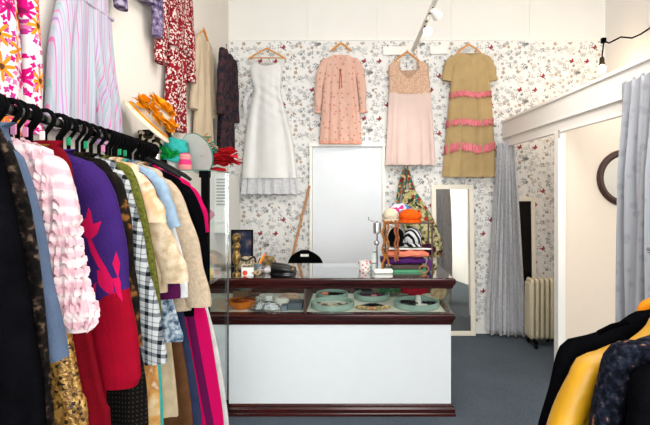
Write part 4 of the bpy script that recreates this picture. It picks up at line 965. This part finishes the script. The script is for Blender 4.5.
for k in range(16):
    a = rg.uniform(0, 6.28); q = rg.uniform(.02, .11); c = c1+Vector((q*math.cos(a), q*math.sin(a)*.9, .02))
    m_, nm = rg.choice([(gold, 'gold'), (mat('bronze_trinket', C(120, 90, 70), .35, .6), 'bronze'), (pearl, 'pearl')])
    ring_item('ring', '%s ring or charm lying in the front tray of the counter display' % nm, c, rg.uniform(.008, .014), .0035, m_, None, '%s trinkets in the front tray' % nm, 'ring')
c2 = tray('round sage tray with black and coral pieces, behind the trinket tray', 332, 3.80, .125, C(46, 44, 46), 2)
tag(MB().ball(c2+Vector((-.055, -.03, .035)), .03, .022, .016, 12, bumpy=.2).build('brooch', coral), 'coral brooch in the black-lined tray', 'brooch')
tag(MB().box(c2.x-.02, c2.x+.08, c2.y-.075, c2.y-.05, kF+.014, kF+.03).build('bangle_bar', mat('ivory', C(232, 214, 200), .5), bevel=.006), 'pale flat bar clasp in the black-lined tray', 'jewellery')
beads('necklace', 'jet bead necklace coiled in the black-lined tray', curl(c2+Vector((.01, .03, .02)), .06, 26, 1), .009, blackb)
c3 = tray('round sage tray behind the fan at centre of the display', 372, 3.78, .14, C(70, 74, 74), 3)
beads('necklace', 'plum bead necklace in the tray behind the fan', curl(c3+Vector((-.02, 0, .024)), .08, 26, 2), .012, mat('plum_bead', C(110, 26, 78), .35))
beads('necklace', 'silver chain heaped in the tray behind the fan', curl(c3+Vector((-.03, -.01, .045)), .05, 22, 3), .009, silver)
tag(MB().box(c3.x-.01, c3.x+.03, c3.y-.11, c3.y-.09, kF+.013, kF+.05).build('price_card', mat('pink_card', C(236, 140, 140), .8), bevel=.001), 'small pink card in the tray behind the fan', 'card')
c4 = tray('round sage tray of black beads at the right end of display', 416.5, 3.52, .165, C(150, 164, 160), 4)
rg = random.Random(8)
beads('necklace', 'jet black necklace coiled in the right-hand tray', curl(c4+Vector((-.05, .0, .024)), .06, 24, 1.3), .013, blackb)
beads('bracelet', 'black bead bracelet at the right of right-hand tray', curl(c4+Vector((.09, .0, .024)), .035, 16, .3), .01, blackb, cat='bracelet')
beads('bracelet', 'pearl bracelet lying between black beads in right-hand tray', curl(c4+Vector((.03, -.05, .02)), .032, 18, .5), .007, pearl, cat='bracelet')
tag(MB().lathe([(0, 0), (.02, 0), (.022, .03), (.018, .06), (.02, .068), (0, .07)], Matrix.Translation(c4+Vector((.012, -.01, .012))), 16).build('ring_stand', pearl), 'small white ring stand in the right-hand tray', 'stand')
# folding fan
fY = 3.40; fx = PX(373, fY); fn = thing('hand_fan', (fx, fY, kF), 'open black hand fan with floral border in front of the trays', 'fan')
def fan_mb(r0, r1, a0, a1, z, th=.002):
    b = MB(); n = 28; ring = []
    for i in range(n+1):
        a = a0+(a1-a0)*i/n; zz = z+.004*(i % 2)
        for r in (r0, r1): ring.append(Vector((fx+r*math.cos(a), fY+.1+r*.75*math.sin(a), zz+(.012 if r == r0 else 0))))
    vs = ring+[p+Vector((0, 0, th)) for p in ring]; m2 = len(ring); fs = []
    for i in range(n):
        q = 2*i; fs += [(q, q+2, q+3, q+1), (m2+q, m2+q+1, m2+q+3, m2+q+2), (q, m2+q, m2+q+2, q+2), (q+1, q+3, m2+q+3, m2+q+1)]
    fs += [(0, 1, m2+1, m2), (2*n, m2+2*n, m2+2*n+1, 2*n+1)]
    return b.add(vs, fs)
fan_mb(.015, .1, -PI+.25, -.25, kF+.012).build('sticks', blackb, fn, smooth=False)
fan_mb(.1, .14, -PI+.25, -.25, kF+.004).build('floral_leaf', pat('fan_floral', lambda nt, co: flowers(nt, co, (0, 1), 70, .009, 5, C(226, 190, 130), [(0, C(200, 60, 50)), (.5, C(60, 110, 70)), (.75, C(240, 220, 170))], .3, 1, .2)), fn, smooth=False)
# left side heap: amber dish, silver heaps, plates, grey boxes
adc = Vector((PX(241, 3.46), 3.46, kF)); ad = tag(MB().lathe([(0, 0), (.05, 0), (.085, .03), (.1, .06), (.096, .06), (.08, .034), (.045, .008), (0, .008)], Matrix.Translation(adc), 36, sx=1.05, sy=.9).build('amber_dish', mat('amber_glass', C(206, 110, 20), .15, var=.25, vscale=20)), 'amber orange dish at the left of display', 'dish')
cp = tag(MB().ball(adc+Vector((.02, 0, .055)), .085, .06, .02, 20, bumpy=.5).build('copper_necklace', mat('copper_beads', C(176, 92, 52), .35, .6, .5, 70, bump=.8)), 'heap of copper jewellery in the amber dish', 'jewellery')
cols = [('silver bangles heaped by the amber dish', 262, 3.42, .07, silver), ('silver chain heap at the display front', 270, 3.40, .06, silver), ('pearl strand heaped beside silver chains', 282, 3.52, .07, pearl), ('pearl strand at the back of left display', 268, 3.66, .09, pearl), ('dark bead strand at the back of left display', 255, 3.7, .08, mat('mixed_bead', C(110, 78, 66), .4, var=.5, vscale=60)), ('rose gold bead strand at back near divider', 290, 3.68, .08, mat('rose_bead', C(214, 180, 160), .35, var=.2, vscale=60))]
for k, (l, px, Y, R, m_) in enumerate(cols):
    pts = []
    for q in range(3): pts += curl((PX(px, Y), Y, kF+.014+q*.017), R*(1-.25*q), 30-q*6, k+q*.8, 0, .6)
    beads('bead_strand', l, pts, .012, m_)
tag(MB().lathe([(0, 0), (.06, 0), (.09, .012), (.092, .016), (.06, .006), (0, .006)], Matrix.Translation((PX(262, 3.43), 3.43, kF)), 32).build('grey_plate', mat('grey_plate', C(120, 124, 132), .3)), 'small grey plate under the silver bangles', 'plate')
for l, x0, x1, y0, y1, h, cc in (('slate grey jewellery box beside the display divider', 288, 302, 3.40, 3.52, .05, C(84, 92, 102)), ('smaller blue grey box left of the slate box', 281, 287, 3.38, 3.46, .035, C(110, 120, 134))):
    bx = thing('jewellery_box', (PX((x0+x1)/2, y0), (y0+y1)/2, kF), l, 'box'); m_ = mat('box_card', cc, .6)
    MB().box(PX(x0, y0), PX(x1, y0), y0, y1, kF, kF+h*.7).build('box_base', m_, bx, smooth=False, bevel=.002)
    MB().box(PX(x0, y0)-.002, PX(x1, y0)+.002, y0-.002, y1+.002, kF+h*.7+.0005, kF+h).build('lid', m_, bx, smooth=False, bevel=.003)
Mt = Matrix.Translation((PX(241, 3.75), 3.75, kF+.09)) @ Matrix.Rotation(.3, 4, 'Y')
tag(MB().box(-.06, .06, -.05, .05, -.012, .012, 0, Mt).build('grey_pouch', fab('grey_pouch', C(120, 132, 136)), bevel=.01), 'grey fabric pouch tilted behind the amber dish', 'pouch')
tag(MB().box(PX(235, 3.75), PX(250, 3.75), 3.68, 3.82, kF, kF+.075).build('card_box', mat('brown_card', C(140, 104, 80), .8), bevel=.002), 'brown box under the grey pouch', 'box')
tag(MB().box(PX(266, 3.5), PX(272, 3.5), 3.5, 3.503, kF+.045, kF+.08).build('price_card', mat('white_card', C(236, 234, 230), .8), smooth=False), 'white price card standing among the silver heaps', 'card')
# coloured bags at the right back of the display
bundle('red_purse', 'red fabric purse at the back right of display', (PX(414, 3.83), 3.83, kF+.065), (.11, .06, .06), fab('red_purse', C(196, 20, 44), vscale=20), 'purse')
bundle('green_scarf', 'green scarf bundled at the back of display', (PX(387, 3.87), 3.875, kF+.07), (.14, .045, .065), pat('green_scarf', p_noise(20, [(.4, C(40, 120, 70)), (.55, C(90, 150, 90)), (.62, C(224, 120, 150))])), 'scarf')
bundle('black_purse', 'black beaded purse at the middle back of display', (PX(365, 3.885), 3.895, kF+.075), (.08, .03, .07), fab('black_purse', C(22, 18, 22), vscale=20), 'purse')
sh_ = Matrix.Translation((PX(438, 3.72), 3.72, kF+.06)) @ Matrix.Rotation(PI/2, 4, 'X')
tag(MB().lathe([(0, 0), (.055, 0), (.06, .008), (.05, .012), (.02, .01), (0, .012)], sh_, 32).build('round_compact', pat('cream_compact', p_noise(30, [(.4, C(220, 200, 160)), (.6, C(190, 150, 110))]))), 'round cream compact standing at right end of display', 'compact')

# ------------------------------------------------------------------ things on the counter
# left: framed dark picture, figurine, card, ornaments
py = 3.84
dp = thing('framed_picture', (PX(241, py), py, kT), 'dark box picture standing at the back left of counter', 'picture')
px0, px1, pz1 = PX(231, py), PX(252.5, py), PZ(230, py)
frame_rect(px0, px1, kT, pz1, py, .008, .03, Matrix()).build('frame', black_metal, dp, smooth=False)
MB().box(px0+.006, px1-.006, py+.012, py+.02, kT+.006, pz1-.006).build('picture', pat('night_picture', p_noise(14, [(.4, C(36, 42, 62)), (.55, C(58, 62, 82)), (.66, C(120, 96, 84)), (.72, C(50, 52, 70))]), .5), dp, smooth=False)
fY = 3.42
fgx = PX(236.5, fY)
fg_ = tag(MB().lathe([(0, 0), (.03, 0), (.03, .012), (.014, .02), (.011, .055), (.018, .075), (.027, .1), (.03, .13), (.024, .155), (.018, .17), (.024, .185), (.03, .2), (.022, .218), (.016, .228), (.02, .24), (.03, .255), (.03, .275), (.018, .292), (.0, .297)], Matrix.Translation((fgx, fY, kT)), 24).build('brass_figurine', pat('antique_brass', p_noise(40, [(.35, C(54, 42, 24)), (.55, C(160, 126, 66)), (.7, C(206, 180, 110))]), .35, .5, 80, 0, .5, .6)), 'antique brass figurine on the counter by the glass cabinet', 'figurine')
cdY = 3.38; cdo = thing('sale_card', (PX(247.5, cdY), cdY, kT), 'white card with red spot standing on the counter', 'card')
MB().box(PX(241.5, cdY), PX(253.5, cdY), cdY, cdY+.003, kT, PZ(267.5, cdY)).build('card', mat('white_card_stock', C(236, 234, 232), .8, var=.01), cdo, smooth=False)
MB().lathe([(0, 0), (.018, 0), (.018, .001), (0, .0011)], Matrix.Translation((PX(245, cdY), cdY-.0002, PZ(273, cdY))) @ Matrix.Rotation(PI/2, 4, 'X'), 24).build('red_spot', mat('red_ink', C(226, 70, 50), .8), cdo)
# beige knitted bowl and small ornaments
bundle('knit_hat', 'beige crocheted hat lying on the counter behind the white card', (PX(247, 3.58), 3.58, kT+.055), (.075, .07, .055), pat('crochet', p_noise(60, [(.38, C(90, 74, 60)), (.52, C(206, 188, 160)), (.7, C(226, 212, 190))]), bump=.8), 'hat')
beads('bead_strand', 'dark bead strand draped over the crocheted hat', [Vector((PX(247, 3.57)+.07*math.cos(a), 3.54-.02*math.sin(a), kT+.075+.03*math.sin(a)+.02*math.sin(3*a))) for a in [PI*i/16 for i in range(17)]], .009, blackb)
pn = MB().tube([P(258.5, 266, 3.55), P(265, 254, 3.6)], .007, 6).build('orange_pencil', mat('orange_paint', C(240, 120, 40), .5)); tag(pn, 'orange pencil leaning in the counter pot', 'pencil')
pn = MB().tube([P(257.5, 267, 3.56), P(262.5, 256, 3.62)], .005, 6).build('yellow_pencil', mat('yellow_paint', C(236, 200, 90), .5)); tag(pn, 'yellow pencil leaning in the counter pot', 'pencil')
tag(MB().lathe([(0, 0), (.028, 0), (.032, .06), (.028, .06), (.025, .006), (0, .006)], Matrix.Translation((PX(258, 3.56), 3.56, kT)), 20).build('pencil_pot', mat('blue_grey_pot', C(110, 130, 140), .4)), 'small blue grey pot holding pencils on the counter', 'pot')
bundle('coin_purse', 'brown patterned coin purse beside the pencil pot', (PX(256, 3.4), 3.4, kT+.018), (.04, .03, .018), pat('tapestry', p_noise(60, [(.4, C(90, 70, 50)), (.6, C(200, 180, 150))])), 'purse')
bundle('cloth_pouch', 'grey and white cloth pouch left of the black shoes', (PX(266, 3.5), 3.5, kT+.028), (.055, .045, .028), pat('grey_white_cloth', p_noise(24, [(.4, C(110, 106, 108)), (.55, C(214, 206, 206))])), 'pouch')
bundle('straw_clutch', 'olive brown clutch lying behind the black shoes', (PX(267, 3.72), 3.72, kT+.045), (.07, .04, .045), pat('olive_clutch', p_noise(30, [(.4, C(92, 76, 50)), (.6, C(150, 124, 86))])), 'clutch')
# pair of black shoes
def shoe(label, x, y, rot, L=.18):
    M = Matrix.Translation((x, y, kT)) @ Matrix.Rotation(rot, 4, 'Z'); t = thing('black_shoe', (x, y, kT), label, 'shoe', 'black shoes on the counter')
    rings = []
    for i in range(13):
        q = i/12; wv = .034*(math.sin(PI*min(1, .12+q*.95))**.5)*(1 if q > .4 else .85); h = .055-.035*q+.008*math.sin(q*PI); hh = max(.018, h)
        rings.append([M @ Vector((-L/2+L*q, wv*math.cos(a), .01+max(0, (hh))*(.5+.5*math.sin(a)))) for a in [2*PI*j/16 for j in range(16)]])
    MB().loft(rings).build('upper', mat('black_leather', C(18, 17, 18), .4), t)
    MB().loft([[M @ Vector((-L/2*1.02+L*1.03*q, .036*(math.sin(PI*min(1, .14+q*.92))**.5)*c, z)) for c, z in ((-1, 0), (1, 0), (1, .012), (-1, .012))] for q in [i/10 for i in range(11)]]).build('sole', blackb, t)
    MB().ball(M @ Vector((L*.38, 0, .034)), .012, .016, .008, 10).build('toe_trim', gold, t)
shoe('nearer black flat shoe with gold toe trim on the counter', PX(284, 3.5), 3.47, -.12)
shoe('further black flat shoe with gold toe trim on the counter', PX(284, 3.58), 3.58, -.05)
# black hat on the far edge, broom handle behind
hY = 4.35; oc = thing('office_chair', (PX(307, hY), hY+.2, 0), 'black office chair whose rounded back shows behind the counter', 'chair')
blk = fab('chair_black', C(8, 8, 9), .9, .2, 30, spec=.02)
hx_, rings = PX(307, hY), []
for i in range(21):
    z = .62+(PZ(250, hY)-.62)*i/20; q = i/20; w_ = .16*max(.06, 1-max(0, (q-.64)/.36)**2)**.5; d_ = .03*(1-.5*max(0, (q-.7)/.3)**2)
    rings.append([Vector((hx_+w_*math.copysign(abs(math.cos(a))**.8, math.cos(a))-.02*q*q, hY+d_*math.sin(a)+.03*(math.cos(a)**2)*-1, z)) for a in [2*PI*j/28 for j in range(28)]])
MB().loft(rings).build('backrest', blk, oc)
MB().box(PX(301, hY), PX(309, hY), hY-.04, hY-.036, PZ(256, hY), PZ(253.5, hY)).build('label_patch', mat('ticket_white', C(232, 230, 228), .8), oc, smooth=False)
MB().lathe([(0, .46), (.2, .46), (.225, .49), (.22, .53), (0, .545)], Matrix.Translation((hx_, hY+.24, 0)), 32).build('seat', blk, oc)
MB().box(hx_-.03, hx_+.03, hY+.005, hY+.03, .5, .64).build('back_bar', black_metal, oc, smooth=False)
MB().tube([(hx_, hY+.24, .08), (hx_, hY+.24, .47)], .025, 14).build('gas_post', black_metal, oc)
for k in range(5):
    a = 2*PI*k/5+.3; e = Vector((hx_+.26*math.cos(a), hY+.24+.26*math.sin(a), .07))
    lg = MB().tube([(hx_, hY+.24, .1), e], [.025, .018], 8).build('leg', black_metal, oc)
    MB().tube([e+Vector((-.012, 0, -.042)), e+Vector((.012, 0, -.042))], .027, 14).build('castor', black_plastic, lg)
bs = thing('broom', (PX(293, 4.7), 4.75, 0), 'wooden broom handle leaning against the wallpaper left of the white door', 'broom')
tp_, bt_ = P(309.5, 186, 5.13), P(291, 262, 4.92); dr_ = (bt_-tp_); k_ = (tp_.z-.2)/(tp_.z-bt_.z)
MB().tube([tp_, tp_+dr_*k_], .013, 12).build('handle', pole_wood, bs)
be = tp_+dr_*k_
MB().box(be.x-.14, be.x+.14, be.y-.03, be.y+.03, be.z-.05, be.z+.01).build('broom_head', pole_wood, bs, bevel=.006)
MB().box(be.x-.14, be.x+.14, be.y-.035, be.y+.035, .005, be.z-.05).build('bristles', fab('bristle', C(90, 70, 50)), bs)
# right: white holder, patterned cup, chrome necklace stand, tiered hat stand
sY = 3.5
js = thing('jewellery_stand', (PX(381, sY), sY, kT), 'white based chrome stand with hanging bead strands on the counter', 'stand')
MB().box(PX(374, sY), PX(392.5, sY), sY-.04, sY+.04, kT, kT+.03).build('base', trim_white, js, bevel=.01)
MB().tube([P(377, 270, sY), P(377, 221, sY), P(372, 221, sY)], .005, 8).build('pole', chrome, js)
MB().tube([P(372, 221, sY), P(369, 220, sY), P(368.5, 217, sY)], .004, 6).build('hook', chrome, js)
MB().lathe([(0, -.04), (.018, -.042), (.028, -.035), (.03, 0), (.029, .035), (.02, .042), (0, .044)], Matrix.Translation(P(377, 228, sY)), 24).build('cylinder', silver, js)
MB().ball(P(376.5, 243, sY), .02, n=16).build('ball', silver, js)
tag(MB().lathe([(0, 0), (.024, 0), (.026, .11), (.015, .13), (.014, .15), (.0, .15)], Matrix.Translation(P(374.5, 270, 3.62)-Vector((0, 0, 0))+Vector((0, 0, kT-PZ(270, 3.62)))), 24).build('bottle', pat('clear_bottle_label', p_stripes(2, 12, [(0, C(214, 224, 222)), (.6, C(120, 130, 130)), (.7, C(230, 232, 232))]), .2)), 'pale bottle standing behind the chrome stand', 'bottle')
tag(MB().lathe([(0, 0), (.042, 0), (.05, .05), (.052, .07), (.047, .07), (.04, .01), (0, .01)], Matrix.Translation((PX(365, 3.6), 3.6, kT)), 28).build('floral_bowl', pat('white_red_floral', lambda nt, co: flowers(nt, co, (0, 2), 40, .01, 5, C(232, 226, 224), [(0, C(206, 60, 80)), (.6, C(120, 150, 110))], .3, 1, .4), .3)), 'white bowl with red flowers left of the chrome stand', 'bowl')
tY = 3.62
sx0, sx1 = PX(384, tY), PX(431, tY)
ts = thing('display_rack', ((sx0+sx1)/2, tY, kT), 'small tiered display rack holding hats and folded scarves on the counter', 'rack')
darkwood = mat('dark_wood', C(70, 44, 32), .5, var=.2)
zmid, ztop_ = PZ(248, tY), PZ(222, tY)
for x in (sx0, sx1-.012):
    for y in (tY-.09, tY+.08): MB().box(x, x+.012, y, y+.012, kT, ztop_).build('post', darkwood, ts, smooth=False)
for z in (zmid, ztop_-.008): MB().box(sx0, sx1, tY-.09, tY+.092, z, z+.008).build('shelf', trim_white if z == zmid else darkwood, ts, smooth=False)
MB().box(sx0+.012, sx1-.012, tY-.09, tY+.092, kT, kT+.016).build('tray_base', mat('green_base', C(60, 140, 100), .5), ts, smooth=False)
tag(MB().box(PX(391, tY), PX(422, tY), tY-.07, tY+.06, kT+.0165, kT+.052).build('wooden_box', darkwood, bevel=.004), 'dark flat box on the green base of the display rack', 'box')
def folded(label, x0, x1, z0, z1, m_, seed):
    b = MB(); Y0, Y1 = tY-.11, tY+.07; rings = []
    for i in range(25):
        x = x0+(x1-x0)*i/24; e = math.sin(PI*i/24)**.35; ring = []
        for j in range(24):
            a = 2*PI*j/24
            ring.append(Vector((x, (Y0+Y1)/2+(Y1-Y0)/2*math.copysign(abs(math.cos(a))**.5, math.cos(a))*(.85+.15*e), (z0+z1)/2+(z1-z0)/2*math.copysign(abs(math.sin(a))**.6, math.sin(a))*(.6+.4*e)+.005*math.sin(i*.9+seed)*(1 if math.sin(a) > 0 else .3)+.004*math.sin(j+i*.4))))
        rings.append(ring)
    b.loft(rings); return tag(b.build('folded_scarf', m_), label, 'scarf')
zA = kT+.058
folded('folded purple scarf under the salmon scarf on the display rack', PX(381, tY-.1), PX(426, tY-.1), zA, zA+.047, fab('purple_silk', C(74, 30, 96), .5, .2), 1)
folded('folded salmon scarf in the display rack', PX(386, tY-.1), PX(429, tY-.1), zA+.05, zA+.1, fab('salmon_knit', C(236, 136, 110), .8, .1), 2)
def hatlump(label, c, r, m_, bump=.15, name='knit_hat'):
    t = thing(name, Vector(c)-Vector((0, 0, r[2])), label, 'hat')
    MB().ball(c, r[0], r[1], r[2], 24, bumpy=bump).build('crown', m_, t)
    MB().lathe([(r[0]*.9, -.012), (r[0]*1.0, -.01), (r[0]*1.0, .008), (r[0]*.9, .012)], Matrix.Translation(Vector(c)-Vector((0, 0, r[2]*.72))), 30, sy=r[1]/r[0], closed=True).build('cuff', m_, t)
    return t
zt2 = ztop_+.002
def X_(x): return PX(x, tY)
hatlump('cream knitted hat on top of the display rack', (X_(390.5), tY-.03, zt2+.05), (.063, .07, .05), fab('cream_knit', C(232, 216, 190), 1, .15, 60, .9, 90))
hatlump('bright orange knitted hat on top of the display rack', (X_(409.5), tY-.04, zt2+.045), (.084, .075, .05), fab('orange_knit_hat', C(242, 96, 24), 1, .2, 50, .9, 90))
hatlump('multicoloured floral hat behind the cream knitted hat', (X_(400), tY+.05, zt2+.085), (.085, .06, .055), pat('bright_floral', lambda nt, co: ramp(nt, nd(nt, 'ShaderNodeTexVoronoi', {'Vector': co, 'Scale': 32.0}).outputs['Color'], [(0, C(220, 50, 140)), (.3, C(70, 140, 190)), (.5, C(236, 220, 230)), (.7, C(120, 60, 150)), (.85, C(236, 90, 80))], 'CONSTANT')), .2)
zebra = pat('zebra_knit', lambda nt, co: ramp(nt, nd(nt, 'ShaderNodeTexWave', {'Vector': co, 'Scale': 11.0, 'Distortion': 5.0, 'Detail': 1.0}, bands_direction='DIAGONAL').outputs[1], [(0, C(26, 26, 30)), (.5, C(220, 220, 222))], 'CONSTANT'), bump=.7)
hatlump('black and white zebra striped beanie on the middle shelf', (X_(412), tY-.04, zmid+.008+.078), (.068, .06, .078), zebra, .08)
hatlump('black knitted hat on the middle shelf beside the zebra beanie', (X_(396), tY-.0, zmid+.008+.075), (.06, .06, .075), fab('black_knit', C(18, 18, 20), 1, .3, 50, .9, 90), .1)
bundle('plum_purse', 'dark plum purse at the right edge of the middle shelf', (X_(428), tY-.03, zmid-.008), (.05, .05, .04), fab('dark_plum', C(60, 22, 44)), 'purse')
amber = mat('amber_bead', C(158, 98, 40), .3, var=.35, vscale=60)
beads('necklace', 'long amber bead necklace hanging at left of the display rack', [P(383.5+1.2*math.sin(i*.8), 221+i*2.05, tY-.13) for i in range(24)]+[P(387.5+1.0*math.sin(i*.7), 222+i*2.05, tY-.125) for i in range(22)], .010, amber)
beads('necklace', 'short gold and coral necklace hanging in front of the black hat', [P(395.5+.8*math.sin(i), 221+i*2.1, tY-.135) for i in range(20)]+[P(398+.6*math.sin(i), 222+i*2.1, tY-.13) for i in range(19)], .009, mat('gold_coral', C(160, 92, 56), .35, var=.5, vscale=70))
beads('necklace', 'row of small amber beads along the top rack edge', [P(385+i*1.5, 222.5+1.2*math.sin(i*1.2), tY-.1) for i in range(12)], .009, amber)
bundle('purple_pouch', 'purple pouch on the counter right of the green rack base', (PX(429, 3.5), 3.5, kT+.05), (.02, .025, .05), fab('violet_pouch', C(92, 52, 108)), 'pouch')
ring_item('bangle', 'brown bangle standing on the counter right of the rack', (PX(424, 3.46), 3.46, kT+.034), .03, .005, mat('brown_bangle', C(150, 100, 60), .3), Matrix.Rotation(PI/2, 3, 'X') @ Matrix.Scale(1.1, 3), cat='bangle')

# ------------------------------------------------------------------ light
def area(name, loc, rot, sx, sy, power, col):
    l = bpy.data.lights.new(name, 'AREA'); l.shape = 'RECTANGLE'; l.size = sx; l.size_y = sy; l.energy = power; l.color = col
    o = bpy.data.objects.new(name, l); COL.objects.link(o); o.location = loc; o.rotation_euler = rot; return o
area('shop_window_daylight', (.7, YF-.2, 1.85), (PI/2, 0, 0), 3.5, 2.8, 255, (1, .985, .965))
area('ceiling_panel_light', (.5, .7, ZC-.03), (0, 0, 0), 1.3, 1.3, 34, (1, .97, .93))
area('ceiling_panel_light', (.5, 2.5, ZC-.03), (0, 0, 0), 1.3, 1.3, 34, (1, .97, .93))
def point(name, loc, power, col, r=.04):
    l = bpy.data.lights.new(name, 'POINT'); l.energy = power; l.color = col; l.shadow_soft_size = r
    o = bpy.data.objects.new(name, l); COL.objects.link(o); o.location = loc; return o
point('pendant_glow', (2.4, 4.6, 2.66), 9, (1, .74, .46))
point('fitting_room_lamp', (2.2, 3.1, 2.5), 3.5, (1, .8, .58), .08)
def spot(loc, aim, power, col, size=1.5):
    l = bpy.data.lights.new('track_or_fill_spot', 'SPOT'); l.energy = power; l.color = col; l.spot_size = size; l.spot_blend = .9; l.shadow_soft_size = .12
    o = bpy.data.objects.new('track_or_fill_spot', l); COL.objects.link(o); o.location = loc
    o.rotation_euler = (Vector(aim)-Vector(loc)).to_track_quat('-Z', 'Y').to_euler()
spot((.66, 4.2, 2.88), (.1, 5.1, .9), 32, (1, .95, .9))
spot((.66, 3.8, 2.88), (.2, 3.4, .9), 12, (1, .95, .9))
spot((.70, 3.2, 2.88), (1.6, 3.3, 2.0), 26, (1, .93, .85))  # added fill from an unseen head, brightens the fascia and curtain
spot((.60, 2.8, 2.88), (-1.3, 3.2, 2.2), 26, (1, .93, .86))  # added fill from an unseen head, lifts the left wall
w = bpy.data.worlds.new('World'); sc.world = w; w.use_nodes = True
w.node_tree.nodes['Background'].inputs[0].default_value = (.9, .95, 1, 1); w.node_tree.nodes['Background'].inputs[1].default_value = 1.2
